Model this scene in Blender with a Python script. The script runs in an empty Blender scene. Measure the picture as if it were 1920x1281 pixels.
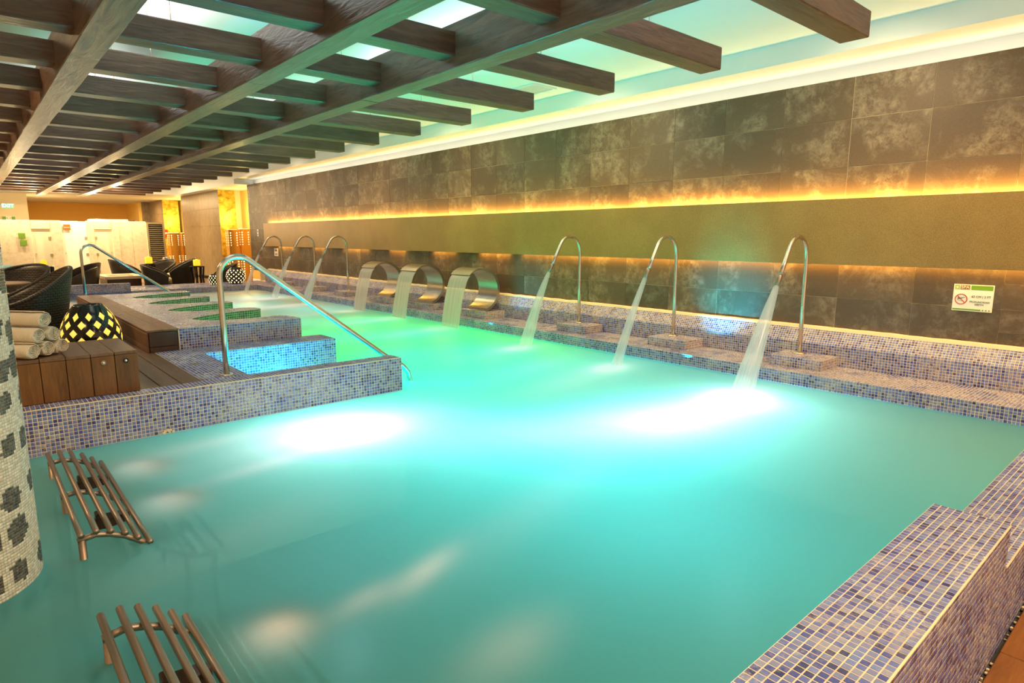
import bpy, bmesh, math, random
import numpy as np
from mathutils import Vector, Matrix, noise
R = random.Random(7)
SC = bpy.context.scene
COL = SC.collection
PI = math.pi
RAD = math.radians

# ---------------------------------------------------------------- camera, world, exposure
cam = bpy.data.cameras.new('camera'); camo = bpy.data.objects.new('camera', cam); COL.objects.link(camo)
cam.sensor_width = 36; cam.sensor_fit = 'HORIZONTAL'; cam.lens = 36*1171/1920
cam.clip_start = .02; cam.clip_end = 200
camo.location = (0, 0, 1.42)
camo.rotation_euler = (RAD(90-9.57), 0, -RAD(41.1))
SC.camera = camo
SC.view_settings.view_transform = 'Standard'; SC.view_settings.look = 'None'
SC.view_settings.gamma = 1; SC.view_settings.use_curve_mapping = False
SC.view_settings.exposure = 0.0
W = bpy.data.worlds.new('world'); SC.world = W; W.use_nodes = True
W.node_tree.nodes['Background'].inputs[0].default_value = (1, .66, .36, 1)
W.node_tree.nodes['Background'].inputs[1].default_value = 1.15

def light(kind, name, loc, energy, color, rot=(0,0,0), **k):
    l = bpy.data.lights.new(name, kind); l.energy = energy; l.color = color
    for a, b in k.items(): setattr(l, a, b)
    o = bpy.data.objects.new(name, l); o.location = loc; o.rotation_euler = rot; COL.objects.link(o); return o
AMBER = (1, .52, .08); WARM = (1, .80, .50); CREAM = (1, .86, .62)
# led strip lights of the long wall (hidden behind the band, the cladding and under the band)
def strip(name, x, y0, y1, z, energy, color, up=True, w=.03, tilt=0):
    # local X runs across, local Y runs along the room
    rot = (PI if up else 0, 0, 0)
    o = light('AREA', name, (x, (y0+y1)/2, z), energy*(y1-y0), color, rot, shape='RECTANGLE', size=w, size_y=(y1-y0))
    if tilt: o.rotation_euler = (rot[0], tilt, 0)
    return o
strip('strip_band_top', 6.628, -.9, 18.2, 1.77, 19, (1,.54,.10), True, .05, .65)
for a, b in ((.6, 7.4), (7.7, 8.5), (9.2, 9.9), (10.9, 11.5), (12.4, 13.6), (14.6, 15.3), (16.4, 17.6)):
    strip('strip_band_low', 6.630, a, b, 1.155, 4.5, AMBER, False, .04)
strip('strip_cove', 6.75, -1.2, 19.7, 2.955, .95, (1, .90, .68), True, .05, .4)
# ceiling tray coves: light lying behind the tray edge and above the pergola, washing the ceiling
strip('strip_tray', 6.2, -1.5, 19, 3.06, 0.1, CREAM, True, .05)
for y in (1.5, 5.5, 9.5, 13.5, 17.5, 21.5):
    light('AREA', 'tray_uplight', (3.9, y, 2.93), 24, (1, .88, .90), (PI, 0, 0), shape='RECTANGLE', size=.5, size_y=2.6)
    light('AREA', 'tray_uplight', (1.4, y, 2.93), 26, (1, .90, .84), (PI, 0, 0), shape='RECTANGLE', size=.5, size_y=2.6)
# underwater lamps
def uw(x, y, e, c, z=-.42, r=.07):
    if r: return light('POINT', 'underwater_lamp', (x, y, z), e, c, shadow_soft_size=r)
    return light('AREA', 'underwater_lamp', (x, y, z), e, c, (PI, 0, 0), shape='DISK', size=.75)
CY = (.10, .78, 1.0); GR = (0, 1.0, .30); WH = (.55, .92, 1.0)
for x, y, e, c, z, r in ((2.0, 4.22, 62, (.62,.92,1), -.38, .1), (2.7, 3.4, 14, (.10,.85,1), -.85, 0), (5.0, 2.65, 42, (.64,.93,1), -.36, .1), (4.1, 2.75, 30, (.45,.9,1), -.85, 0),
                      (3.2, 2.6, 19, (.12,.86,1), -.85, 0), (1.9, 2.6, 2, (0,.80,.9), -.85, 0), (2.4, 1.6, 6, (.05,.82,1), -.85, 0), (5.3, 4.5, 6, (0,.70,1), -.85, 0),
                      (3.3, 4.9, 12, (0, .95, .75), -.85, 0), (4.4, 4.9, 12, (0,.98,.60), -.85, 0), (4.9, 6.1, 27, (0,1,.27), -.85, 0), (3.8, 6.5, 34, (0,1,.24), -.85, 0), (4.9, 7.8, 36, (0,1,.26), -.85, 0),
                      (3.8, 8.3, 31, (.0, 1, .26), -.85, 0), (5.0, 9.6, 22, (.05,1,.40), -.85, 0), (3.9, 10.4, 13, (.3,.95,.70), -.85, 0), (5.1, 11.8, 13, (.55,.9,.9), -.85, 0),
                      (4.2, 13.4, 17, (.55,.85,.85), -.85, 0), (5.2, 15.0, 14, (.65,.85,.85), -.85, 0), (3.6, 15.8, 7, (.55,.7,.65), -.85, 0),
                      (2.25, 5.80, 230, (.0,.72,1), -.14, .06), (2.1, 14.2, 50, (.0,.5,1), -.2, .06),
                      (2.2, 7.46, 12, (0,1,.28), -.16, .04), (2.2, 8.54, 12, (0,1,.28), -.16, .04), (2.2, 9.62, 12, (0,1,.28), -.16, .04), (2.2, 10.70, 12, (0,1,.28), -.16, .04)):
    uw(x, y, e, c, z, r)
# spots added at the pool rim stand in for cyan glow on the wall
light('SPOT', 'added_wall_beam', (5.72, 3.85, .06), 260, (0, .62, .95), spot_size=RAD(56), spot_blend=1, shadow_soft_size=.02).rotation_euler = (Vector((.96, -.05, .78))).to_track_quat('-Z', 'Y').to_euler()
light('SPOT', 'added_wall_beam', (5.72, 7.3, .06), 60, (0, .62, .95), spot_size=RAD(50), spot_blend=1, shadow_soft_size=.02).rotation_euler = (Vector((.96, -.05, .66))).to_track_quat('-Z', 'Y').to_euler()

# added surface spots, in place of pool-lamp light rising to the pergola
for x, y, e, c in ((2.2, 3.9, 190, (0,.70,.90)), (3.2, 5.2, 120, (0,.85,.70)), (4.0, 7.0, 140, (0,1,.55)), (4.3, 3.4, 60, (.1,.8,.8)), (3.6, 9.5, 80, (.1,.75,.85)), (2.0, 13.0, 60, (.1,.5,.9))):
    light('SPOT', 'added_water_uplight', (x, y, .04), e, c, (PI, 0, 0), spot_size=RAD(125), spot_blend=1, shadow_soft_size=.05)
# warm lamps of the room, added fill lights among them
for x, y, e in ((2.0, 24.6, 200), (4.8, 24.4, 200), (5.2, 27.5, 110), (3.0, 30, 330), (5.6, 31, 120)):
    light('AREA', 'far_downlight', (x, y, 2.92 if y > 26 else 3.27), e, (1, .72, .36), (0, 0, 0), shape='DISK', size=.4)
for x, y in ((1.9, 25.0), (2.75, 25.0), (3.5, 25.0)):
    light('POINT', 'shower_lamp', (x, y, 2.0), 60, (1, .85, .55), shadow_soft_size=.05)
for x, y, e in ((-1.0, 7.5, 90), (-1.0, 11, 90), (-.6, 14.5, 90), (-1.2, 3.0, 70), (1.6, -.7, 110), (4.6, -.7, 110)):
    light('AREA', 'added_room_fill', (x, y, 3.26), e, (1, .68, .36), (0, 0, 0), shape='DISK', size=.45)  # unseen ceiling lights added for the warm ambient level
for y in (2.3, 5.5, 8.7, 11.9, 15.1, 18.3):
    light('SPOT', 'added_fill_spot', (5.3, y, 3.28), 150, (1, .70, .38), (0, RAD(-28), 0), spot_size=RAD(130), spot_blend=1, shadow_soft_size=.03)  # unseen spots added to brighten the ledge and long wall
for x in (.8, 2.0, 3.1, 4.3):
    light('SPOT', 'added_shower_fill', (x, 23.62, 2.90), 260, (1, .82, .50), (RAD(12), 0, 0), spot_size=RAD(120), spot_blend=1, shadow_soft_size=.03)  # added to lift the brightness of the shower fronts
for x, y in ((1.35, 21.6), (3.6, 21.6), (.6, 17.5)):
    light('POINT', 'added_underbeam_fill', (x, y, 2.15), 50, (1, .70, .34), shadow_soft_size=.03)  # bare points added to warm the beam undersides, no fixture modelled
for y in (20.3, 22.0):
    light('SPOT', 'added_fill_spot', (3.2, y, 3.28), 200, (1, .72, .38), (0, 0, 0), spot_size=RAD(140), spot_blend=1, shadow_soft_size=.03)  # further unseen fill above the far end of the pergola
for y, x in ((21.6, 7.15), (29.4, 7.15)):
    light('POINT', 'niche_lamp', (x, y, 2.1), 55, (1, .72, .22), shadow_soft_size=.12)

# ---------------------------------------------------------------- materials
MATS = {}
class NT:
    def __init__(s, name):
        s.m = bpy.data.materials.new(name); s.m.use_nodes = True; s.t = s.m.node_tree; s.t.nodes.clear()
        s.out = s.t.nodes.new('ShaderNodeOutputMaterial'); MATS[name] = s.m
    def n(s, typ, ins=None, **k):
        x = s.t.nodes.new('ShaderNode'+typ)
        for a, b in k.items(): setattr(x, a, b)
        for a, b in (ins or {}).items():
            if hasattr(b, 'node') or isinstance(b, bpy.types.NodeSocket): s.t.links.new(b, x.inputs[a])
            else: x.inputs[a].default_value = b
        return x
    def l(s, a, b): s.t.links.new(a, b)
    def ramp(s, fac, stops, interp='LINEAR'):
        r = s.n('ValToRGB', {'Fac': fac}); cr = r.color_ramp; cr.interpolation = interp
        while len(cr.elements) < len(stops): cr.elements.new(.5)
        for e, (p, c) in zip(cr.elements, stops): e.position = p; e.color = (*c, 1)
        return r.outputs['Color']
    def noise(s, vec, scale, detail=4, rough=.55, dist=0):
        return s.n('TexNoise', {'Vector': vec, 'Scale': scale, 'Detail': detail, 'Roughness': rough, 'Distortion': dist}).outputs['Fac']
    def map(s, vec, scale=(1,1,1), loc=(0,0,0)):
        return s.n('Mapping', {'Vector': vec, 'Scale': scale, 'Location': loc}).outputs['Vector']
    def mix(s, f, a, b, mode='MIX'):
        x = s.n('Mix', data_type='RGBA', blend_type=mode)
        for sock, v in ((x.inputs[0], f), (x.inputs[6], a), (x.inputs[7], b)):
            if isinstance(v, bpy.types.NodeSocket): s.l(v, sock)
            elif isinstance(v, (int, float)): sock.default_value = v
            else: sock.default_value = (*v, 1)
        return x.outputs[2]
    def math(s, op, a, b=0, clamp=False):
        x = s.n('Math', operation=op, use_clamp=clamp)
        for i, v in enumerate((a, b)):
            if isinstance(v, bpy.types.NodeSocket): s.l(v, x.inputs[i])
            else: x.inputs[i].default_value = v
        return x.outputs[0]
    def bump(s, h, strength=.3, dist=.01):
        return s.n('Bump', {'Height': h, 'Strength': strength, 'Distance': dist}).outputs['Normal']
    def bsdf(s, **k):
        ins = {a.replace('_', ' '): b for a, b in k.items()}
        b = s.n('BsdfPrincipled', ins); s.l(b.outputs[0], s.out.inputs[0]); return b
    def obj(s): return s.n('TexCoord').outputs['Object']
    def pos(s): return s.n('NewGeometry').outputs['Position']
    def rnd(s): return s.n('ObjectInfo').outputs['Random']

def c4(c): return (*c, 1)
def plain(name, col, rough=.5, metal=0, spec=.5, emit=None, es=0):
    t = NT(name); k = dict(Base_Color=c4(col), Roughness=rough, Metallic=metal)
    if emit: k['Emission_Color'] = c4(emit); k['Emission_Strength'] = es
    t.bsdf(**k); return t.m

def mk_wood(name, axis, dark, mid, light_, rough=.5, grain=1.0, bs=.5, bd=.006, rv=.25, stretch=.12):
    t = NT(name); v = t.obj()
    sc = [1, 1, 1]; sc[axis] = stretch
    rr = t.rnd(); off = t.n('CombineXYZ', {'X': t.math('MULTIPLY', rr, 37), 'Y': t.math('MULTIPLY', rr, 11), 'Z': t.math('MULTIPLY', rr, 23)}).outputs[0]
    v2 = t.n('VectorMath', {0: v, 1: off}, operation='ADD').outputs[0]
    m = t.map(v2, tuple(sc))
    n1 = t.noise(m, 26*grain, 6, .6, 1.2); n2 = t.noise(m, 5*grain, 3, .5, .4)
    f = t.math('ADD', t.math('MULTIPLY', n1, .65), t.math('MULTIPLY', n2, .45))
    col = t.ramp(f, [(.3, dark), (.52, mid), (.75, light_)])
    col = t.mix(1, col, t.n('CombineColor', {'Red': t.math('ADD', t.math('MULTIPLY', rr, rv), 1-rv/2), 'Green': t.math('ADD', t.math('MULTIPLY', rr, rv), 1-rv/2), 'Blue': t.math('ADD', t.math('MULTIPLY', rr, rv), 1-rv/2)}).outputs[0], 'MULTIPLY')
    t.bsdf(Base_Color=col, Roughness=rough, Normal=t.bump(f, bs, bd)); return t.m
mk_wood('slat_wood', 0, (.030,.014,.008), (.088,.043,.024), (.165,.086,.050), .36, .9, .8, .010)
mk_wood('beam_wood', 1, (.040,.021,.013), (.112,.060,.036), (.21,.118,.072), .32, .8, .9, .012)
mk_wood('deck_wood', 1, (.055,.027,.012), (.13,.066,.032), (.20,.11,.058), .45, 1.4, .25, .003)
mk_wood('deck_wood_x', 0, (.16,.050,.006), (.27,.090,.012), (.36,.13,.02), .45, 1.4, .25, .003)
mk_wood('bench_wood', 2, (.050,.020,.005), (.13,.054,.013), (.21,.092,.026), .36, 1.3, .25, .003)
mk_wood('edging_wood', 1, (.060,.026,.012), (.15,.070,.033), (.25,.13,.065), .5, 1.1, .35, .004)
mk_wood('dark_wood', 2, (.02,.008,.004), (.05,.02,.009), (.08,.035,.016), .35, 1, .2, .003)

def mk_mosaic(name, ramp, chalk=.35, th=.47):
    t = NT(name); tone = t.n('Attribute', attribute_name='tone').outputs['Fac']
    col = t.ramp(tone, ramp, 'CONSTANT')
    p = t.pos(); n = t.noise(p, 3.2, 5, .65); n2 = t.noise(p, 70, 3, .6)
    ch = t.math('MULTIPLY', t.math('MULTIPLY', t.math('SUBTRACT', n, th, True), 5, True), t.math('MULTIPLY', t.math('SUBTRACT', n2, .38, True), 3.2, True))
    col = t.mix(t.math('MULTIPLY', ch, chalk, True), col, (.62,.52,.42))
    col = t.mix(t.math('MULTIPLY', n2, .12), col, (.5,.5,.55))
    ro = t.math('ADD', .14, t.math('MULTIPLY', ch, .5)); t.bsdf(Base_Color=col, Roughness=ro); return t.m
BLUE = [(0,(.014,.022,.15)), (.10,(.035,.055,.30)), (.26,(.085,.125,.42)), (.48,(.15,.19,.42)), (.70,(.23,.26,.42)), (.88,(.12,.19,.50))]
mk_mosaic('blue_mosaic', BLUE, .75)
mk_mosaic('worn_mosaic', BLUE, 1.0, .36)
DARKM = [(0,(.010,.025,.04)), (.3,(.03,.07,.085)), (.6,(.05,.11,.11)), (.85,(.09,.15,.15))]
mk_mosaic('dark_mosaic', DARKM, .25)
mk_mosaic('pillar_mosaic', [(0,(.022,.028,.030)), (.12,(.05,.06,.058)), (.25,(.09,.10,.09)), (.45,(.62,.62,.54)), (.7,(.74,.74,.66)), (.88,(.84,.83,.75))], .1)
def mk_grout():
    t = NT('grout'); p = t.pos(); n = t.noise(p, 5, 5, .6); n2 = t.noise(p, 60, 3)
    col = t.ramp(n, [(.3,(.62,.44,.26)), (.5,(.80,.64,.44)), (.7,(.88,.76,.58))]); col = t.mix(t.math('MULTIPLY', n2, .35), col, (.45,.30,.16))
    t.bsdf(Base_Color=col, Roughness=.85, Normal=t.bump(n2, .4, .004)); return t.m
mk_grout()
def mk_stone():
    t = NT('wall_stone'); p = t.pos(); rr = t.rnd()
    off = t.n('CombineXYZ', {'X': t.math('MULTIPLY', rr, 31), 'Y': t.math('MULTIPLY', rr, 17), 'Z': t.math('MULTIPLY', rr, 53)}).outputs[0]
    v = t.n('VectorMath', {0: p, 1: off}, operation='ADD').outputs[0]
    big = t.noise(v, 2.1, 6, .62, .5); fine = t.noise(v, 11, 10, .8, .3); speck = t.noise(v, 75, 3, .6)
    m = t.math('MULTIPLY', t.math('SUBTRACT', big, .46, True), 6.5, True)
    fm = t.math('MULTIPLY', m, t.math('MULTIPLY', t.math('SUBTRACT', fine, .42, True), 5.5, True), True)
    base = t.mix(t.math('MULTIPLY', speck, .7), (.070,.043,.024), (.15,.096,.055))
    col = t.mix(t.math('MULTIPLY', fm, .62), base, (.32,.25,.17))
    col = t.mix(t.math('MULTIPLY', t.math('SUBTRACT', t.noise(v, 33, 5, .75), .58, True), 3, True), col, (.03,.02,.016))
    g = t.math('ADD', .80, t.math('MULTIPLY', rr, .4)); gc = t.n('CombineColor', {'Red': g, 'Green': g, 'Blue': g}).outputs[0]
    col = t.mix(1, col, gc, 'MULTIPLY')
    t.bsdf(Base_Color=col, Roughness=t.math('SUBTRACT', .48, t.math('MULTIPLY', fm, .12)), Normal=t.bump(fine, .15, .003)); return t.m
mk_stone()
def mk_band():
    t = NT('band_stone'); p = t.pos(); a = t.noise(p, 130, 4, .7); b = t.noise(p, 2.2, 4, .6)
    col = t.ramp(t.math('ADD', t.math('MULTIPLY', a, .75), t.math('MULTIPLY', b, .25)), [(.3,(.20,.105,.030)), (.5,(.35,.195,.052)), (.72,(.48,.29,.085))])
    t.bsdf(Base_Color=col, Roughness=.40, Metallic=.15, Normal=t.bump(a, .35, .004)); return t.m
mk_band()
def mk_plaster(name, col, rough=.8, sc=3):
    t = NT(name); n = t.noise(t.pos(), sc, 4); c = t.mix(n, tuple(x*.93 for x in col), col)
    t.bsdf(Base_Color=c, Roughness=rough, Normal=t.bump(t.noise(t.pos(), 60, 3), .05, .002)); return t.m
mk_plaster('ceiling_white', (.70,.74,.76), .5); mk_plaster('cream_wall', (.82,.70,.46)); mk_plaster('yellow_wall', (.85,.58,.16)); mk_plaster('orange_wall', (.72,.42,.09))
mk_plaster('lime_crust', (.80,.66,.44), .9, 20)
def mk_travertine():
    t = NT('speckled_stone'); p = t.pos(); s = t.noise(p, 9, 8, .75); col = t.ramp(s, [(.3,(.50,.36,.18)), (.42,(.72,.60,.40)), (.7,(.85,.75,.55))])
    t.bsdf(Base_Color=col, Roughness=.5); return t.m
mk_travertine()
def mk_slabwall():
    t = NT('column_stone'); p = t.pos(); n = t.noise(t.map(p, (1,1,.35)), 12, 5, .6); col = t.ramp(n, [(.3,(.12,.082,.045)), (.7,(.24,.17,.095))])
    t.bsdf(Base_Color=col, Roughness=.35, Normal=t.bump(n, .1, .003)); return t.m
mk_slabwall()
def mk_gold():
    t = NT('gold_leaf'); p = t.pos(); n = t.noise(p, 5, 8, .7, .4); col = t.ramp(n, [(.32,(.20,.12,.01)), (.5,(.62,.42,.05)), (.68,(.90,.72,.20))])
    t.bsdf(Base_Color=col, Roughness=.38, Metallic=.5, Normal=t.bump(n, .4, .01)); return t.m
mk_gold()
plain('brass_sheet', (.85,.45,.08), .25, .8)
def mk_steel(name, col, rough, stretch=None):
    t = NT(name); v = t.obj(); n = t.noise(t.map(v, stretch or (1,1,1)), 60, 3)
    t.bsdf(Base_Color=c4(col), Metallic=1, Roughness=t.math('ADD', rough, t.math('MULTIPLY', n, .1)), Normal=t.bump(n, .04, .001)); return t.m
mk_steel('steel', (.66,.58,.50), .20); mk_steel('brushed_steel', (.50,.46,.38), .24, (1,.05,1))
mk_steel('bronze_steel', (.38,.285,.22), .38)
plain('chrome', (.8,.78,.75), .08, 1)
plain('black_gloss', (.012,.011,.010), .12)
plain('black_rubber', (.02,.02,.02), .6)
plain('window_glow', (.9,.6,.1), .5, emit=(1,.62,.10), es=1.05)
plain('lantern_glow', (.9,.8,.5), .5, emit=(1,.80,.40), es=2.0)
plain('candle_glow', (.9,.5,.05), .5, emit=(1,.50,.02), es=1.2)
plain('exit_glow', (.3,.9,.5), .5, emit=(.75,1,.85), es=3)
plain('exit_body', (.2,.6,.35), .5, emit=(.25,.85,.45), es=.5)
plain('sign_white', (.86,.80,.68), .5); plain('sign_green', (.16,.33,.012), .5); plain('sign_lightgreen', (.35,.48,.12), .5); plain('sign_brown', (.34,.13,.015), .5)
plain('sign_red', (.42,.015,.01), .5); plain('sign_ink', (.05,.035,.03), .5)
plain('frosted_glass', (.78,.72,.50), .4); plain('white_glass', (.95,.90,.75), .4)
plain('jacuzzi_rim', (.80,.68,.46), .3); plain('jacuzzi_shell', (.8,.75,.65), .25)
plain('cushion_blue', (.35,.60,.72), .8); plain('cushion_cream', (.75,.62,.38), .85)
plain('alu', (.55,.45,.30), .4, .8)
def mk_towel(name, col):
    t = NT(name); v = t.obj()
    w = t.n('TexWave', {'Vector': t.map(v, (1, 1, .35)), 'Scale': 55, 'Distortion': 1.0, 'Detail': 2, 'Detail Scale': 4}, bands_direction='DIAGONAL').outputs['Fac']
    n = t.noise(v, 160, 4)
    col2 = t.mix(t.math('MULTIPLY', w, .5), col, tuple(c*.62 for c in col))
    t.bsdf(Base_Color=col2, Roughness=.95, Normal=t.bump(t.math('ADD', w, n), .6, .004)); return t.m
mk_towel('towel_cloth', (.80,.70,.56))
def mk_wicker():
    t = NT('wicker'); v = t.n('TexCoord').outputs['UV']
    b = t.n('TexBrick', {'Vector': v, 'Color1': (.030,.022,.016,1), 'Color2': (.052,.040,.028,1), 'Mortar': (.004,.003,.002,1), 'Scale': 1, 'Mortar Size': .006, 'Mortar Smooth': .6, 'Brick Width': .045, 'Row Height': .022})
    t.bsdf(Base_Color=b.outputs['Color'], Roughness=.42, Normal=t.bump(t.math('SUBTRACT', 1, b.outputs['Fac']), .8, .006)); return t.m
mk_wicker()
def mk_poolfloor():
    t = NT('pool_tile_floor'); p = t.pos()
    b = t.n('TexBrick', {'Vector': p, 'Color1': (.06,.14,.20,1), 'Color2': (.10,.20,.26,1), 'Mortar': (.3,.3,.28,1), 'Scale': 1, 'Mortar Size': .002, 'Brick Width': .027, 'Row Height': .027}, offset=0)
    t.bsdf(Base_Color=b.outputs['Color'], Roughness=.4); return t.m
mk_poolfloor()
def mk_water():
    t = NT('water'); foam = t.n('Attribute', attribute_name='foam').outputs['Fac']; p = t.pos()
    n = t.noise(t.map(p, (1, .45, 1)), 1.6, 4, .5, .8)
    f2 = t.math('MULTIPLY', foam, t.math('ADD', .72, t.math('MULTIPLY', n, .55)), True)
    colT = t.mix(f2, (.27,.80,.68), (.95,.95,.93)); colD = t.mix(f2, (.085,.155,.11), (.92,.84,.74))
    tr = t.n('BsdfTranslucent', {'Color': colT}); di = t.n('BsdfDiffuse', {'Color': colD})
    tp = t.n('BsdfTransparent', {'Color': (.75,.97,.97,1)})
    gl = t.n('BsdfGlossy', {'Color': (1,1,1,1), 'Roughness': .36, 'Normal': t.bump(n, .2, .06)})
    m1 = t.n('MixShader', {0: t.math('ADD', .34, t.math('MULTIPLY', f2, .2)), 1: tr.outputs[0], 2: di.outputs[0]})
    tf = t.math('SUBTRACT', .07, t.math('MULTIPLY', f2, .06), True)
    m2 = t.n('MixShader', {0: tf, 1: m1.outputs[0], 2: tp.outputs[0]})
    fr = t.n('Fresnel', {'IOR': 1.33}).outputs[0]
    m3 = t.n('MixShader', {0: t.math('MULTIPLY', fr, t.math('SUBTRACT', .75, t.math('MULTIPLY', f2, .55))), 1: m2.outputs[0], 2: gl.outputs[0]})
    t.l(m3.outputs[0], t.out.inputs[0]); return t.m
mk_water()
def mk_jet(name, dens, axis_scale, col):
    t = NT(name); uv = t.n('TexCoord').outputs['UV']
    n = t.noise(t.map(uv, axis_scale), 9, 3, .6)
    al = t.math('ADD', dens-.2, t.math('MULTIPLY', n, .5), True)
    d = t.n('BsdfDiffuse', {'Color': (*col,1)}); tl = t.n('BsdfTranslucent', {'Color': (*col,1)})
    m = t.n('MixShader', {0: .5, 1: d.outputs[0], 2: tl.outputs[0]}); g = t.n('BsdfGlossy', {'Roughness': .25})
    m2 = t.n('MixShader', {0: .12, 1: m.outputs[0], 2: g.outputs[0]})
    tp = t.n('BsdfTransparent'); m3 = t.n('MixShader', {0: al, 1: tp.outputs[0], 2: m2.outputs[0]})
    t.l(m3.outputs[0], t.out.inputs[0]); return t.m
mk_jet('jet_water', .30, (6, .15, 1), (.88,.95,1)); mk_jet('sheet_water', .46, (3, .08, 1), (.95,.80,.76))
M = MATS

# ---------------------------------------------------------------- helpers
def me_obj(name, verts, faces, mat, parent=None, smooth=False, loc=None, attrs=None, uv=None, mats=None, midx=None):
    me = bpy.data.meshes.new(name)
    verts = np.asarray(verts, dtype=np.float32).reshape(-1, 3)
    me.from_pydata(verts.tolist() if len(verts) < 60000 else [tuple(v) for v in verts.tolist()], [], faces if isinstance(faces, list) else faces.tolist())
    for m in ([mat] if mats is None else mats): me.materials.append(M[m] if isinstance(m, str) else m)
    if midx is not None: me.polygons.foreach_set('material_index', midx)
    if smooth: me.polygons.foreach_set('use_smooth', [True]*len(me.polygons))
    if attrs:
        for k, (dom, arr) in attrs.items():
            a = me.attributes.new(k, 'FLOAT', dom); a.data.foreach_set('value', np.asarray(arr, dtype=np.float32))
    if uv is not None:
        l = me.uv_layers.new(name='UVMap'); idx = np.empty(len(me.loops), dtype=np.int32); me.loops.foreach_get('vertex_index', idx)
        l.data.foreach_set('uv', np.asarray(uv, dtype=np.float32)[idx].ravel())
    me.validate(); me.update()
    o = bpy.data.objects.new(name, me); COL.objects.link(o)
    if loc is not None: o.location = loc
    if parent is not None: o.parent = parent
    return o
def tag(o, label=None, cat=None, group=None, kind=None):
    if label: o['label'] = label
    if cat: o['category'] = cat
    if group: o['group'] = group
    if kind: o['kind'] = kind
    return o
def empty(name, loc=(0,0,0), rz=0):
    o = bpy.data.objects.new(name, None); o.location = loc; o.rotation_euler = (0, 0, rz); o.empty_display_size = .1; COL.objects.link(o); return o
def copy_tree(o, parent=None):
    c = o.copy(); COL.objects.link(c)
    if parent is not None: c.parent = parent
    for ch in [x for x in KIDS.get(o.name, list(o.children))]: copy_tree(ch, c)
    return c
KIDS = {}
class MB:
    def __init__(s): s.v = []; s.f = []; s.uv = []; s.hasuv = False
    def add(s, vs, fs, uv=None):
        b = len(s.v); s.v += [tuple(v) for v in vs]; s.f += [tuple(b+i for i in f) for f in fs]
        if uv is not None: s.hasuv = True; s.uv += uv
        else: s.uv += [(0, 0)]*len(vs)
        return s
    def box(s, x0, x1, y0, y1, z0, z1, bev=0):
        if bev <= 0:
            vs = [(x, y, z) for x in (x0, x1) for y in (y0, y1) for z in (z0, z1)]
            return s.add(vs, [(0,1,3,2), (4,6,7,5), (0,4,5,1), (2,3,7,6), (0,2,6,4), (1,5,7,3)])
        bm = bmesh.new(); bmesh.ops.create_cube(bm, size=1)
        for v in bm.verts: v.co = ((x0+x1)/2+v.co.x*(x1-x0), (y0+y1)/2+v.co.y*(y1-y0), (z0+z1)/2+v.co.z*(z1-z0))
        bmesh.ops.bevel(bm, geom=bm.edges[:], offset=bev, segments=1, affect='EDGES')
        bm.verts.index_update(); s.add([v.co[:] for v in bm.verts], [tuple(v.index for v in f.verts) for f in bm.faces]); bm.free(); return s
    def tube(s, path, r, n=10, caps=True):
        path = [Vector(p) for p in path]; rs = r if isinstance(r, (list, tuple)) else [r]*len(path)
        t0 = (path[1]-path[0]).normalized(); up = Vector((0,0,1)) if abs(t0.z) < .9 else Vector((0,1,0))
        u = t0.cross(up).normalized(); vs = []; prev = t0; uvs = []; L = 0
        for i, p in enumerate(path):
            t = ((path[min(i+1, len(path)-1)]-path[i]).normalized() + (path[i]-path[max(i-1, 0)]).normalized())
            t = t.normalized() if t.length > 1e-6 else prev
            q = prev.rotation_difference(t); u = (q @ u); u = (u - t*u.dot(t)).normalized(); w = t.cross(u); prev = t
            if i: L += (path[i]-path[i-1]).length
            for k in range(n):
                a = 2*PI*k/n; vs.append(p + (u*math.cos(a)+w*math.sin(a))*rs[i]); uvs.append((k/n, L))
        fs = [(i*n+k, i*n+(k+1) % n, (i+1)*n+(k+1) % n, (i+1)*n+k) for i in range(len(path)-1) for k in range(n)]
        if caps: fs += [tuple(range(n-1, -1, -1)), tuple((len(path)-1)*n+k for k in range(n))]
        return s.add(vs, fs, uvs)
    def lathe(s, prof, n=24, c=(0,0,0), caps=True, uvs=(1, 1)):
        vs = []; uv = []; L = 0
        for i, (r, z) in enumerate(prof):
            if i: L += math.hypot(prof[i][0]-prof[i-1][0], prof[i][1]-prof[i-1][1])
            for k in range(n):
                a = 2*PI*k/n; vs.append((c[0]+r*math.cos(a), c[1]+r*math.sin(a), c[2]+z)); uv.append((k/n*uvs[0], L*uvs[1]))
        m = len(prof)
        fs = [(i*n+k, i*n+(k+1) % n, (i+1)*n+(k+1) % n, (i+1)*n+k) for i in range(m-1) for k in range(n)]
        if caps: fs += [tuple(range(n-1, -1, -1)), tuple((m-1)*n+k for k in range(n))]
        return s.add(vs, fs, uv)
    def prism(s, poly, z0, z1):
        n = len(poly); vs = [(x, y, z0) for x, y in poly]+[(x, y, z1) for x, y in poly]
        return s.add(vs, [tuple(range(n-1, -1, -1)), tuple(range(n, 2*n))]+[(i, (i+1) % n, n+(i+1) % n, n+i) for i in range(n)])
    def prism_y(s, poly, y0, y1):   # polygon in XZ, counter-clockwise seen from -Y
        n = len(poly); vs = [(x, y0, z) for x, z in poly]+[(x, y1, z) for x, z in poly]
        return s.add(vs, [tuple(range(n)), tuple(range(2*n-1, n-1, -1))]+[(i, n+i, n+(i+1) % n, (i+1) % n) for i in range(n)])
    def build(s, name, mat, parent=None, smooth=False, loc=None):
        return me_obj(name, s.v, s.f, mat, parent, smooth, loc, uv=s.uv if s.hasuv else None)
def struct(o, label=None): 
    o['kind'] = 'structure'
    if label: o['label'] = label
    return o

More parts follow.
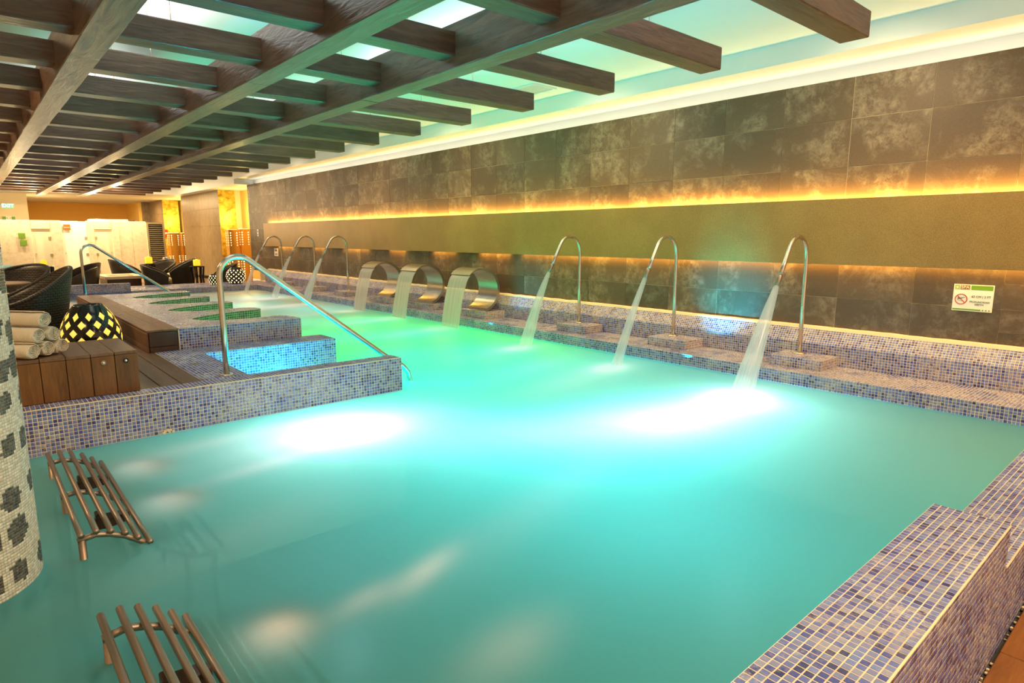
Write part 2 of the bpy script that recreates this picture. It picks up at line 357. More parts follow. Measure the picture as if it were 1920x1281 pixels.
P_ = .0262   # mosaic pitch
class Tiles:
    """small square mosaic tesserae, each a raised chip with its own edges; joined"""
    def __init__(s): s.c = []; s.u = []; s.v = []; s.n = []; s.tone = []; s.hu = []; s.hv = []
    def rect(s, o, u, v, lu, lv, inside=None, tone=None, pu=P_, pv=P_):
        o = np.array(o, float); u = np.array(u, float); v = np.array(v, float); u /= np.linalg.norm(u); v /= np.linalg.norm(v)
        nu = max(1, round(lu/pu)); nv = max(1, round(lv/pv)); pu = lu/nu; pv = lv/nv
        i, j = np.meshgrid(np.arange(nu)+.5, np.arange(nv)+.5, indexing='ij')
        C = o + i.reshape(-1, 1)*pu*u + j.reshape(-1, 1)*pv*v
        if inside is not None: C = C[np.array([inside(p) for p in C], dtype=bool)]
        k = len(C)
        if not k: return
        n = np.cross(u, v)
        s.c.append(C); s.u.append(np.tile(u, (k, 1))); s.v.append(np.tile(v, (k, 1))); s.n.append(np.tile(n, (k, 1)))
        s.hu.append(np.full(k, pu/2)); s.hv.append(np.full(k, pv/2))
        s.tone.append(RNG.random(k) if tone is None else np.array([tone(p) for p in C]))
    def along(s, poly, z0, z1, closed=False, flip=False, tone=None):
        pts = [np.array(p, float) for p in poly]+([np.array(poly[0], float)] if closed else [])
        for a, b in zip(pts[:-1], pts[1:]):
            L = np.linalg.norm(b-a)
            if L < .006: continue
            d = (b-a)/L
            if flip: s.rect((b[0], b[1], z0), (-d[0], -d[1], 0), (0, 0, 1), L, z1-z0, tone=tone)
            else: s.rect((a[0], a[1], z0), (d[0], d[1], 0), (0, 0, 1), L, z1-z0, tone=tone)
    def build(s, name, mat, parent, skip=None, gap=.0026, h=.0010):
        C = np.concatenate(s.c); U = np.concatenate(s.u); V = np.concatenate(s.v); N = np.concatenate(s.n); T = np.concatenate(s.tone)
        HU = np.concatenate(s.hu)[:, None]; HV = np.concatenate(s.hv)[:, None]
        if skip is not None: k = ~skip(C); C, U, V, N, T, HU, HV = C[k], U[k], V[k], N[k], T[k], HU[k], HV[k]
        m = len(C); q = []
        jit = (RNG.random((m, 1))-.5)*.0007
        for hh, g in ((0, gap*.75), (h, gap*1.15)):
            for a, b in ((-1,-1), (1,-1), (1,1), (-1,1)):
                q.append(C + U*a*(HU-g) + V*b*(HV-g) + N*(hh+(jit if hh else 0)))
        q = np.stack(q, 1).reshape(-1, 3)
        base = (np.arange(m)*8)[:, None]
        F = np.array([[4,5,6,7], [0,1,5,4], [1,2,6,5], [2,3,7,6], [3,0,4,7]])
        faces = (base[:, :, None] + F[None]).reshape(-1, 4)
        me = bpy.data.meshes.new(name)
        me.vertices.add(len(q)); me.vertices.foreach_set('co', q.astype(np.float32).ravel())
        me.loops.add(faces.size); me.loops.foreach_set('vertex_index', faces.astype(np.int32).ravel())
        me.polygons.add(len(faces)); me.polygons.foreach_set('loop_start', np.arange(0, faces.size, 4, dtype=np.int32))
        me.materials.append(M[mat]); me.update(calc_edges=True)
        a = me.attributes.new('tone', 'FLOAT', 'FACE'); a.data.foreach_set('value', np.repeat(T, 5).astype(np.float32))
        o = bpy.data.objects.new(name, me); COL.objects.link(o); o.parent = parent; o['kind'] = 'stuff'
        return o
RNG = np.random.default_rng(5)
def inpoly(poly):
    P = list(poly)
    def f(p):
        x, y = p[0], p[1]; c = False; j = len(P)-1
        for i in range(len(P)):
            xi, yi = P[i]; xj, yj = P[j]
            if (yi > y) != (yj > y) and x < (xj-xi)*(y-yi)/(yj-yi)+xi: c = not c
            j = i
        return c
    return f

WX = 6.68      # face of the long tiled wall
Z1 = .31       # deck and high coping
ZL = .125      # low ledge
XP = 5.93      # pool edge on the long wall side
YE = 17.3      # far pool edge
DEEP = -1.15
# ================================================================ SETTING
# pool basin
mb = MB(); mb.box(-2.2, 7, .2, 19.2, DEEP-.1, DEEP)
o = mb.build('pool_floor', 'pool_tile_floor'); struct(o)

# long-wall ledge: lip, raised back and chamfer
led = MB().prism_y([(XP, DEEP), (6.9, DEEP), (6.9, .47), (6.62, .47), (6.52, .33), (6.52, ZL), (XP, ZL)], .44, 18.3).build('pool_ledge', 'grout')
struct(led)
t = Tiles()
t.rect((XP, 18.3, -.16), (0,-1,0), (0,0,1), 17.86, ZL+.16)
tw_ = Tiles(); tw_.rect((XP, .44, ZL), (1,0,0), (0,1,0), .59, 17.86); tw_.build('mosaic_top', 'worn_mosaic', led)
t.rect((6.52, 18.3, ZL), (0,-1,0), (0,0,1), 17.86, .205)
t.rect((6.52, 18.3, .33), (0,-1,0), (.1,0,.14), 17.86, .172)
t.build('mosaic_field', 'blue_mosaic', led)
lc = MB().box(6.615, 6.70, .3, 18.4, .462, .49, .006); 
crust = MB()
ys = np.arange(.3, 18.4, .06); vs = []; 
for i, y in enumerate(ys):
    w = .012*noise.noise(Vector((y*4, 0, 0))); h = .008*noise.noise(Vector((y*6, 3, 0)))
    vs += [(6.612+w, y, .463), (6.622+w*.5, y, .49+h), (6.70, y, .497+h)]
fs = []
for i in range(len(ys)-1):
    for k in range(2): a = i*3+k; fs.append((a, a+1, a+4, a+3))
crust.add(vs, fs).build('lime_line', 'lime_crust', led)

# far coping
fc = MB().box(1.3, 7.2, YE, 18.95, DEEP, ZL).build('pool_ledge_far', 'grout'); struct(fc)
t = Tiles(); t.rect((2.96, YE, -.1), (1,0,0), (0,0,1), XP-2.96, ZL+.1); t.rect((2.96, YE, ZL), (1,0,0), (0,1,0), 6.5-2.96, 1.62, pu=.03, pv=.03)
t.build('mosaic_field', 'blue_mosaic', fc)
fb = MB().box(-.5, 2.96, YE, YE+.2, DEEP, Z1).build('stair_wall_far', 'grout'); struct(fb)
t = Tiles(); t.rect((1.0, YE, -.1), (1,0,0), (0,0,1), 1.96, Z1+.1); t.rect((1, YE, Z1), (1,0,0), (0,1,0), 1.96, .2); t.build('mosaic_field', 'blue_mosaic', fb)

# near wall (between the bubble pool and the stairs)
nw = MB().box(-2.2, 2.965, 4.96, 5.15, DEEP, Z1).build('stair_wall_near', 'grout'); struct(nw)
t = Tiles(); t.rect((-.35, 4.96, -.05), (1,0,0), (0,0,1), 3.315, Z1+.05)
t.rect((-.35, 4.96, Z1), (1,0,0), (0,1,0), 3.315, .19)
t.rect((2.965, 4.96, -.05), (0,1,0), (0,0,1), .19, Z1+.05)
t.rect((2.965, 5.15, -.05), (-1,0,0), (0,0,1), 1.3, Z1+.05)
t.build('mosaic_field', 'blue_mosaic', nw)
cr = MB()   # lumpy grout bead along the arris
pts = [(x, 4.958, Z1+.001+.002*noise.noise(Vector((x*9, 0, 0)))) for x in np.arange(-.3, 2.96, .05)]
cr.tube(pts, .0045, 6).build('grout_bead', 'lime_crust', nw, True)
lump = MB(); 
for k in range(9):
    bm = bmesh.new(); bmesh.ops.create_icosphere(bm, subdivisions=1, radius=R.uniform(.008, .018))
    q = Vector((1.0+R.uniform(-.04, .04), 4.955, .012+R.uniform(-.008, .012)))
    lump.add([(v.co*1.0+q)[:] for v in bm.verts], [tuple(v.index for v in f.verts) for f in bm.faces]); bm.free()
lump.build('lime_deposit', 'lime_crust', nw)

# strip between stair recess and platform, landing
st = MB().box(1.30, 3.0, 6.40, 6.80, DEEP, Z1).build('stair_wall_middle', 'grout'); struct(st)
t = Tiles(); t.rect((1.65, 6.40, -.05), (1,0,0), (0,0,1), 1.35, Z1+.05); t.rect((1.65, 6.40, Z1), (1,0,0), (0,1,0), 1.35, .35)
t.rect((3.0, 6.40, -.05), (0,1,0), (0,0,1), .4, Z1+.05); t.build('mosaic_field', 'blue_mosaic', st)
ld = MB().box(1.30, 1.65, 5.15, 6.40, DEEP, Z1).build('stair_landing', 'grout'); struct(ld)
t = Tiles(); t.rect((1.30, 5.15, Z1), (1,0,0), (0,1,0), .35, 1.60); t.rect((1.65, 5.15, -.05), (0,1,0), (0,0,1), 1.25, Z1+.05)
t.build('mosaic_field', 'blue_mosaic', ld)
MB().box(1.40, 1.47, 5.84, 5.91, Z1-.002, Z1+.004, .002).build('drain_cover', 'bronze_steel', ld)
# stair treads under water
for i, (a, b, z) in enumerate(((1.65, 2.0, -.2), (2.0, 2.4, -.38), (2.4, 2.8, -.56))):
    struct(MB().box(a, b, 5.15, 6.40, DEEP, z).build('stair_tread', 'pool_tile_floor'))

# platform with four immersion slots
S = 1.08
def slot(k):
    d = k*S
    return [(2.765, 6.93+d), (2.74, 7.08+d), (2.62, 7.17+d), (2.40, 7.13+d), (2.12, 7.14+d), (1.93, 7.24+d), (1.83, 7.44+d), (1.93, 7.60+d), (2.14, 7.75+d), (2.43, 7.88+d), (2.62, 7.90+d), (2.74, 7.96+d), (2.765, 8.02+d)]
def smooth_line(pts, n=3):
    out = []
    P = [Vector((*p, 0)) for p in pts]
    for i in range(len(P)-1):
        a, b, c, d = P[max(i-1, 0)], P[i], P[i+1], P[min(i+2, len(P)-1)]
        for k in range(n):
            u = k/n
            q = .5*((2*b)+(c-a)*u+(2*a-5*b+4*c-d)*u*u+(3*b-a-3*c+d)*u**3); out.append((q.x, q.y))
    out.append(pts[-1]); return out
slots = [smooth_line(slot(k)) for k in range(4)]
ZP = .52
outline = [(1.52, 6.75), (2.765, 6.75)]
for s in slots: outline += s
outline += [(2.765, 11.5), (1.52, 11.5)]
pm = MB().box(1.52, 1.80, 6.75, 11.5, DEEP, ZP)
for k in range(5):
    lo = [(1.80, 6.75), (2.765, 6.75)] if k == 0 else [(1.80, 7.44+(k-1)*S)]+slots[k-1][slots[k-1].index(min(slots[k-1])):]
    hi = slots[k][:slots[k].index(min(slots[k]))+1]+[(1.80, 7.44+k*S)] if k < 4 else [(2.765, 11.5), (1.80, 11.5)]
    pm.prism(lo+hi, DEEP, ZP)
plat = pm.build('immersion_platform', 'grout'); struct(plat)
t = Tiles(); ins = inpoly(outline)
t.rect((1.52, 6.75, ZP), (1,0,0), (0,1,0), 1.245, 4.75, inside=lambda p: ins(p) and all(ins((p[0]+a, p[1]+b)) for a, b in ((.011,0), (-.011,0), (0,.011), (0,-.011))))
t.build('mosaic_top', 'worn_mosaic', plat); t = Tiles()
t.rect((1.53, 6.75, Z1), (1,0,0), (0,0,1), 1.235, ZP-Z1)
t.along([(2.765, 6.75), (2.765, 6.93)], -.05, ZP)
t.build('mosaic_field', 'blue_mosaic', plat)
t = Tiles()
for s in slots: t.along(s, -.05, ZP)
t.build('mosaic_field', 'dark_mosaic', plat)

# wooden edging of the platform
we = empty('platform_edging', (1.25, 6.74, Z1)); struct(we)
def plank(name, x0, x1, y0, y1, z0, z1, mat, parent, bev=.003, off=(0,0,0)):
    cx, cy, cz = (x0+x1)/2, (y0+y1)/2, (z0+z1)/2; hx, hy, hz = (x1-x0)/2, (y1-y0)/2, (z1-z0)/2
    o = MB().box(-hx, hx, -hy, hy, -hz, hz, bev).build(name, mat, parent); o.location = (cx-off[0], cy-off[1], cz-off[2]); return o
Oe = (1.25, 6.74, Z1)
MB().box(.006, .264, .02, 4.73, 0, .195).build('core', 'dark_wood', we)
for a, b in ((6.74, 8.62), (8.63, 10.2), (10.21, 11.5)):
    plank('top_plank', 1.245, 1.385, a, b, .507, .527, 'edging_wood', we, off=Oe); plank('top_plank', 1.389, 1.525, a, b, .507, .527, 'edging_wood', we, off=Oe)
    for z0, z1 in ((.312, .36), (.364, .502)): plank('side_plank', 1.24, 1.256, a, b, z0, z1, 'edging_wood', we, off=Oe)
plank('end_panel', 1.262, 1.51, 6.735, 6.765, .364, .502, 'dark_wood', we, off=Oe); plank('end_panel', 1.262, 1.51, 6.735, 6.765, .312, .36, 'dark_wood', we, off=Oe)
for x, y in ((1.45, 7.35), (1.46, 8.45), (1.46, 9.6), (1.46, 10.9), (1.30, 8.4)):
    MB().lathe([(.02, 0), (.02, .003), (.012, .005)], 12).build('plank_screw', 'steel', we, loc=(x-1.25, y-6.74, .527-Z1))

# deck
dk = empty('floor', (0, 0, 0)); struct(dk)
MB().box(-3.8, 1.30, 5.15, 17.0, -.3, Z1-.026).build('deck_bed', 'black_rubber', dk)
x = 1.298; k = 0
while x > -1.6:
    w = .138; y0 = 5.152; joints = [y0, 6.9+(k*.77) % 2.4, 10.4+(k*.53) % 1.8, 13.9, 16.98]
    for a, b in zip(joints[:-1], joints[1:]): plank('deck_plank', x-w, x, a+.002, b-.002, Z1-.024, Z1, 'deck_wood', dk)
    x -= w+.007; k += 1
MB().box(-3.8, x+.0, 5.15, 17.0, Z1-.026, Z1-.002).build('deck_board_field', 'deck_wood', dk)
MB().box(-4.5, 7.4, 18.95, 38, -.3, -.12).build('far_floor_slab', 'deck_wood', dk)
# front wooden floor beside the pool
fd = empty('floor_front', (0, 0, 0)); struct(fd)
y = .425
for k in range(9):
    plank('deck_plank', -1.5+(k*.37) % .8, 3.0+(k*.53) % .9, y-.138, y, -.27, -.245, 'deck_wood_x', fd)
    plank('deck_plank', 3.004+(k*.53) % .9, 7.0, y-.138, y, -.27, -.245, 'deck_wood_x', fd); y -= .145
MB().box(-2.2, 7.2, -1.1, .44, -.4, -.272).build('deck_bed', 'black_rubber', fd)
gr_ = MB(); 
for k in range(90):
    a = R.uniform(-.5, 6.6)+.15*R.gauss(0, 1); s = R.uniform(.002, .008)
    q = R.uniform(.426, .434); gr_.box(a-s*1.5, a+s*1.2, q-s*.8, .4385, -.268, -.268+s*R.uniform(1, 4), s*.3)
gr_.build('crumbled_grout', 'lime_crust', fd)['kind'] = 'stuff'

# front coping (high part, nearest the camera) with single mosaic tiles
fw = MB().box(-2.2, 2.97, .44, .70, DEEP, Z1).build('pool_coping_front', 'grout'); struct(fw)
t = Tiles(); t.rect((.2, .70, -.05), (1,0,0), (0,0,1), 2.77, Z1+.05)
t.rect((.2, .44, Z1), (1,0,0), (0,1,0), 2.77, .26); t.rect((.2, .44, -.268), (1,0,0), (0,0,1), 2.77, Z1+.268)
t.rect((2.97, .44, ZL), (0,1,0), (0,0,1), .26, Z1-ZL)
# the 300 nearest visible ones become parts of their own
C = np.concatenate(t.c); U = np.concatenate(t.u); V = np.concatenate(t.v); N = np.concatenate(t.n); HU = np.concatenate(t.hu); HV = np.concatenate(t.hv)
camp = np.array([0, 0, 1.42]); F_ = np.array([math.sin(RAD(41.1))*math.cos(RAD(9.57)), math.cos(RAD(41.1))*math.cos(RAD(9.57)), -math.sin(RAD(9.57))])
Rr = np.array([math.cos(RAD(41.1)), -math.sin(RAD(41.1)), 0]); Uu = np.cross(Rr, F_)
d = C-camp; dz = d@F_; px = 960+1171*(d@Rr)/np.maximum(dz, .01); py = 640.5-1171*(d@Uu)/np.maximum(dz, .01)
vis = (dz > .1) & (px > 0) & (px < 1920) & (py > 0) & (py < 1281) & (N[:, 2] > .5)
cand = np.where(vis)[0]; cand = cand[np.argsort(np.linalg.norm(d[cand], axis=1))][:300]
own = np.zeros(len(C), bool); own[cand] = True
protos = []
for k in range(6):
    g = .0021; hu, hv = HU[cand[0]]-g, HV[cand[0]]-g; h = .0013; b = .0005
    me = bpy.data.meshes.new('mosaic_tile')
    vs = [(-hu,-hv,0), (hu,-hv,0), (hu,hv,0), (-hu,hv,0), (-hu,-hv,h-b), (hu,-hv,h-b), (hu,hv,h-b), (-hu,hv,h-b), (-hu+b,-hv+b,h), (hu-b,-hv+b,h), (hu-b,hv-b,h), (-hu+b,hv-b,h)]
    fs = [(8,9,10,11)]+[(a, (a+1) % 4, (a+1) % 4+4, a+4) for a in range(4)]+[(a+4, (a+1) % 4+4, (a+1) % 4+8, a+8) for a in range(4)]
    me.from_pydata(vs, [], fs); me.materials.append(M['blue_mosaic']); a = me.attributes.new('tone', 'FLOAT', 'FACE'); a.data.foreach_set('value', [(.05,.18,.37,.6,.8,.93)[k]]*len(fs)); protos.append(me)
tt = np.concatenate(t.tone)
for i in cand:
    k = int(np.searchsorted([.10,.26,.48,.70,.88], tt[i])); o = bpy.data.objects.new('mosaic_tile', protos[k]); COL.objects.link(o); o.location = C[i]; o.parent = fw
    o.rotation_euler = (R.uniform(-.01, .01), R.uniform(-.01, .01), R.uniform(-.02, .02))
own_mask = own.copy()
t.build('mosaic_field', 'blue_mosaic', fw, skip=lambda C_: own_mask)
cr = MB(); pts = [(x, .439, Z1+.0005+.0015*noise.noise(Vector((x*9, 5, 0)))) for x in np.arange(.3, 2.98, .05)]
cr.tube(pts, .004, 6).build('grout_bead', 'lime_crust', fw, True)
lw = MB().box(2.97, 7.0, .44, .70, DEEP, ZL).build('pool_ledge_front', 'grout'); struct(lw)
t = Tiles(); t.rect((2.97, .44, ZL), (1,0,0), (0,1,0), 3.6, .26); t.rect((2.97, .44, -.268), (1,0,0), (0,0,1), 3.6, ZL+.268)
t.build('mosaic_field', 'blue_mosaic', lw)
MB().tube([(x, .439, ZL) for x in np.arange(2.98, 6.6, .1)], .004, 6).build('grout_bead', 'lime_crust', lw)

# ---- long wall
wr = empty('wall_right', (0, 0, 0)); struct(wr)
MB().box(6.685, 6.9, -1.6, 19.8, .49, 2.935).build('wall_core', 'lime_crust', wr)
MB().box(6.9, 7.0, -1.6, 19.8, 2.0, 3.5).build('upper_wall', 'ceiling_white', wr)
PY = .678; tileme = {}
def walltile(y0, y1, z0, z1, dx=0, dark=False):
    key = (round(y1-y0, 3), round(z1-z0, 3)); g = .0018
    if key not in tileme:
        hy, hz = (y1-y0)/2-g, (z1-z0)/2-g
        tileme[key] = MB().box(-.012, .012, -hy, hy, -hz, hz, .001); tileme[key] = tileme[key].build('stone_tile', 'wall_stone', wr).data
        o = [c for c in bpy.data.objects if c.data == tileme[key]][0]
    else: o = bpy.data.objects.new('stone_tile', tileme[key]); COL.objects.link(o); o.parent = wr
    o.location = (WX+.012+dx, (y0+y1)/2, (z0+z1)/2); return o
ny = 31
for i in range(ny):
    y0 = 1.262-.678*3+i*PY; y1 = min(y0+PY, 19.8)
    if y1-y0 < .05: continue
    for z0, z1 in ((2.55, 2.94), (2.095, 2.55), (1.64, 2.095)): walltile(y0, y1, z0, z1, R.uniform(-.0015, .0015))
    if y0 > 18: walltile(y0, y1, 1.26, 1.64)
    rows = ((.80, 1.26), (.40, .80)) if y0 > 1.2 else ((1.02, 1.26), (.80, 1.02), (.60, .80), (.40, .60))
    for z0, z1 in rows: walltile(y0, y1, z0, z1, R.uniform(-.0015, .0015))
bd = MB().box(6.575, 6.595, -1.6, 18.35, 1.14, 1.785, .003).build('wall_band', 'band_stone', wr)
br = MB()
for y in np.arange(-.5, 18.3, 1.9): br.box(6.595, 6.682, y, y+.03, 1.2, 1.7)
br.build('band_bracket', 'black_rubber', wr)
MB().box(6.598, 6.66, -.9, 18.2, 1.745, 1.765).build('led_tray', 'alu', wr)
# the two small boards at its far end are separate below

# ---- ceiling
ce = MB(); ce.box(-4.5, 6.9, -2, 26.5, 3.30, 3.4); ce.box(6.32, 7.0, -2, 19.8, 3.10, 3.32); ce.box(6.32, 8, 19.8, 26.5, 2.95, 3.32); ce.box(-4.5, 8, 26.5, 38, 2.95, 3.32); ce.box(-4.5, -3, -2, 26.5, 3.1, 3.32)
struct(ce.build('ceiling', 'ceiling_white'))
# left wall and far walls
struct(MB().box(-4.6, -4.5, -2, 38, 0, 3.4).build('wall_left', 'cream_wall'))
struct(MB().box(-4.5, 7, 36, 36.2, 0, 3.0).build('wall_far', 'orange_wall'))
struct(MB().box(-4.5, 1.98, 29, 36, 0, 2.96).build('wall_block_far', 'cream_wall'))
struct(MB().box(6.3, 6.5, 33.2, 36, 0, 2.96).build('wall_side_far', 'yellow_wall'))
def colwall(name, x0, x1, y0, y1):
    e = empty(name); struct(e)
    MB().box(x0+.015, x1, y0+.015, y1, 0, 2.95).build('core', 'dark_wood', e)
    n = max(1, round((y1-y0)/1.2)); d = (y1-y0)/n
    for i in range(n):
        for k in range(5):
            z0 = k*.59; plank('stone_panel', x0, x0+.014, y0+i*d+.002, y0+(i+1)*d-.002, z0+.002, z0+.588, 'column_stone', e, .001)
    for k in range(5): plank('gold_panel', x0, x1, y0, y0+.014, k*.59+.002, k*.59+.588, 'gold_leaf', e, .001)
    return e
colwall('wall_pier_near', 6.68, 7.22, 22.65, 27.35)
colwall('wall_pier_far', 6.68, 7.30, 30.4, 33.0)
struct(MB().box(6.42, 6.70, 33.0, 33.2, 0, 2.95).build('wall_return_far', 'column_stone'))
struct(MB().box(7.4, 7.5, 19.5, 34, 0, 3.0).build('wall_niche_back', 'yellow_wall'))
struct(MB().box(6.9, 7.4, 19.7, 19.8, 0, 3.0).build('wall_niche_side', 'cream_wall'))
# niche back panels, cream, at the far side of each niche
struct(MB().box(7.22, 7.42, 22.66, 27.35, 0, 2.95).build('wall_niche_panel', 'cream_wall'))


# ================================================================ WATER
def keep(x, y):
    if x > XP+.01 or y < .69 or y > YE+.01: return False
    if y < 4.97: return True
    if y < 5.14: return x > 2.94
    if y < 6.41: return x > 1.64
    if y < 6.76: return x > 2.98
    if y < 11.5: return x > 1.80
    if y < 11.9: return x > 2.98
    if y < 17.1: return x > 1.64
    return x > 2.9
gx = np.arange(-1.6, XP+.04, .04); gy = np.arange(.68, YE+.04, .04)
def blob(x, y, cx, cy, sx, sy, a=0, p=1.0):
    dx, dy = x-cx, y-cy; c, s = math.cos(a), math.sin(a); u = (dx*c+dy*s)/sx; v = (-dx*s+dy*c)/sy
    return np.exp(-(u*u+v*v)**p)
GX, GY = np.meshgrid(gx, gy, indexing='ij')
foam = np.zeros_like(GX); hh = np.zeros_like(GX)
JETS = [(5.27, 2.82, .30), (5.34, 4.36, .26), (5.40, 5.93, .28), (5.38, 12.85, .3), (5.35, 14.55, .3), (5.40, 16.6, .3)]
for x, y, s in JETS:
    foam += 1.0*blob(GX, GY, x-.14, y-.02, s*1.25, s*.75, .2); foam += (.22 if y > 5 and y < 7 else .45)*blob(GX, GY, x-.8, y-.15, .95, .32, .15); hh += .02*blob(GX, GY, x-.10, y-.02, .16, .09)
for y in (8.03, 9.57, 11.05):
    foam += .75*blob(GX, GY, 5.45, y, .30, .30); foam += .38*blob(GX, GY, 4.75, y-.1, .8, .22, .1)
# long-exposure drifts of froth
for cx, cy, sx, sy, a, k in ((2.0, 4.2, .75, .38, .1, .95), (3.0, 3.3, 1.3, .5, -.5, .45), (3.9, 2.85, .9, .4, -.2, .55), (4.2, 12.6, 1.4, .5, .1, .6), (4.0, 14.6, 1.5, .5, 0, .6), (4.3, 11.2, 1.2, .35, .1, .5), (4.6, 4.9, .9, .2, .3, .25), (1.3, 4.55, .6, .15, .1, .4),
                             (.69, 4.27, .16, .19, 0, .75), (.70, 3.60, .15, .17, 0, .9), (.71, 2.10, .115, .125, 0, 1.0), (1.36, 2.12, .23, .075, .42, .62), (1.05, 2.10, .16, .07, .3, .45), (1.30, 1.50, .25, .13, .2, .35), (.9, 3.0, .5, .2, .3, .14), (2.2, 2.3, .9, .18, .3, .16), (1.3, 3.85, .4, .1, .2, .4)):
    foam += k*blob(GX, GY, cx, cy, sx, sy, a)
for cx, cy in ((.69, 4.27), (.70, 3.60), (.71, 2.10)): hh += .03*blob(GX, GY, cx, cy, .13, .14)
foam = np.clip(foam, 0, 1)
idx = -np.ones(GX.shape, int); vs = []; fl = []; fs = []
for i in range(len(gx)-1):
    for j in range(len(gy)-1):
        if keep(gx[i]+.02, gy[j]+.02):
            q = []
            for a, b in ((i, j), (i+1, j), (i+1, j+1), (i, j+1)):
                if idx[a, b] < 0:
                    idx[a, b] = len(vs); vs.append((gx[a], gy[b], hh[a, b]+.003*noise.noise(Vector((gx[a]*1.3, gy[b]*1.0, 0))))); fl.append(foam[a, b])
                q.append(idx[a, b])
            fs.append(tuple(q))
wa = me_obj('pool_water', vs, fs, 'water', smooth=True, attrs={'foam': ('POINT', fl)})
tag(wa, 'milky turquoise and green lit water filling the whole pool', 'water', kind='stuff')

# ================================================================ PERGOLA
pg = empty('pergola', (0, 0, 2.6)); tag(pg, 'dark brown timber grid pergola of beams and slats hanging under the ceiling', 'pergola')
hew = {}
def timber(name, L, w, h, axis, mat, seed):
    key = (name, round(L, 2), seed)
    if key not in hew:
        n = max(4, int(L/.25)); vs = []; b = .006
        sec = [(-w/2+b, 0), (w/2-b, 0), (w/2, b), (w/2, h-b), (w/2-b, h), (-w/2+b, h), (-w/2, h-b), (-w/2, b)]
        for i in range(n+1):
            a = -L/2+L*i/n
            for k, (p, z) in enumerate(sec):
                dz = .004*noise.noise(Vector((a*1.7+seed*9, k//2*5., 1))); dp = .004*noise.noise(Vector((a*2.1+seed*5, k//2*3., 7)))
                vs.append((a, p+dp, z+dz) if axis == 0 else (p+dp, a, z+dz))
        fs = [(i*8+k, i*8+(k+1) % 8, (i+1)*8+(k+1) % 8, (i+1)*8+k) for i in range(n) for k in range(8)]
        if axis == 0: fs = [f[::-1] for f in fs]
        fs += [tuple(range(8)), tuple(n*8+k for k in range(7, -1, -1))]
        hew[key] = me_obj(name, vs, fs, mat, pg).data; o = [c for c in COL.objects if c.data == hew[key]][-1]
    else: o = bpy.data.objects.new(name, hew[key]); COL.objects.link(o); o.parent = pg
    return o
BX = (.78, 1.99, 2.90)
BX = (.775, 1.93, 2.925)
for x in BX:
    for a, b in ((-1.2, 5.3), (5.304, 11.6), (11.604, 17.6), (17.604, 23.4)):
        o = timber('beam', b-a, .185, .31, 1, 'beam_wood', int(x*3+a*7) % 11); o.location = (x, (a+b)/2, .02)
for k in range(-1, 21):
    y = 1.74+k*1.062+.095
    xs = [4.60]+[x for bx in reversed(BX) for x in (bx+.0915, bx-.0915)]+[-1.9]
    for j in range(0, 8, 2):
        x1, x0 = xs[j], xs[j+1]
        o = timber('slat', x1-x0, .185, .165, 0, 'slat_wood', (k*3+j) % 5); o.location = ((x0+x1)/2, y, .10+R.uniform(-.003, .003))
wm = MB().tube([(0, 0, .26), (0, 0, .70)], .003, 5)
wmesh = None
for k in range(-1, 21):
    y = 1.74+k*1.062+.095
    for x in (1.3, 2.5, 3.9):
        if wmesh is None: o = wm.build('hanging_wire', 'alu', pg); wmesh = o.data
        else: o = bpy.data.objects.new('hanging_wire', wmesh); COL.objects.link(o); o.parent = pg
        o.location = (x+R.uniform(-.15, .15), y, 0)

# ceiling vent
v = empty('ceiling_vent', (5.78, 6.2, 3.30)); tag(v, 'square white air grille in the ceiling beyond the pergola slat ends', 'vent')
_vf = MB().box(-.21, .21, -.21, -.18, -.02, 0).box(-.21, .21, .18, .21, -.02, 0).box(-.21, -.18, -.18, .18, -.02, 0).box(.18, .21, -.18, .18, -.02, 0); vf = _vf.build('frame', 'ceiling_white', v)
MB().box(-.18, .18, -.18, .18, -.003, 0).build('backing', 'black_rubber', v)
for k in range(11):
    o = MB().box(-.18, .18, -.009, .009, -.012, -.004).build('slat', 'ceiling_white', vf); o.location = (0, -.165+k*.033, 0)

# ================================================================ FOUNTAIN POLES
def arcpath(y=0):
    pts = [(0, 0, 0), (0, 0, .5), (0, 0, .96)]
    cx, cz, r = -.205, .985, .2
    for k in range(0, 13):
        a = RAD(3+k*12.2)
        pts.append((cx+r*math.cos(a), 0, cz+r*math.sin(a)))
    px, pz = pts[-1][0], pts[-1][2]
    pts += [(px-.085, 0, pz-.145), (px-.165, 0, pz-.28)]
    return pts
def fountain(y, label):
    e = empty('fountain_pole', (6.385, y, .23)); tag(e, label, 'fountain pole', 'curved jet poles along the ledge')
    path = arcpath(); po = MB().tube(path, .021, 14).build('pole', 'steel', e, True)
    MB().lathe([(.062, 0), (.062, .008), (.040, .014), (.024, .022)], 24).build('base_flange', 'steel', e, True)
    a, b = Vector(path[-1]), Vector(path[-2]); d = (a-b).normalized()
    MB().tube([a-d*.02, a-d*.005, a+d*.10], [.0245, .0245, .0235], 14).build('nozzle', 'bronze_steel', po, True)
    return a+d*.10+Vector((6.385, y, .23))
FL = ['tall curved steel jet pole nearest the depth sign', 'tall curved steel jet pole second from the depth sign', 'curved steel jet pole standing just beside the nearest steel waterfall arc',
      'curved steel jet pole just beyond the farthest steel waterfall arc', 'middle one of the three far curved steel jet poles', 'farthest curved steel jet pole at the end of the pool']
JL = ['thick white water jet falling from the pole nearest the depth sign', 'thin pale water jet falling from the second pole from the depth sign', 'green lit water jet falling beside the nearest waterfall arc',
      'wide faint water jet falling just beyond the waterfall arcs', 'white water jet from the middle one of the three far poles', 'faint water jet from the farthest pole at the pool end']
def pad(y0, y1, x0=6.14):
    p = MB().box(x0, 6.53, y0, y1, ZL, .229).build('fountain_plinth', 'grout', led)
    p.name = 'plinth'; return p
tp = Tiles()
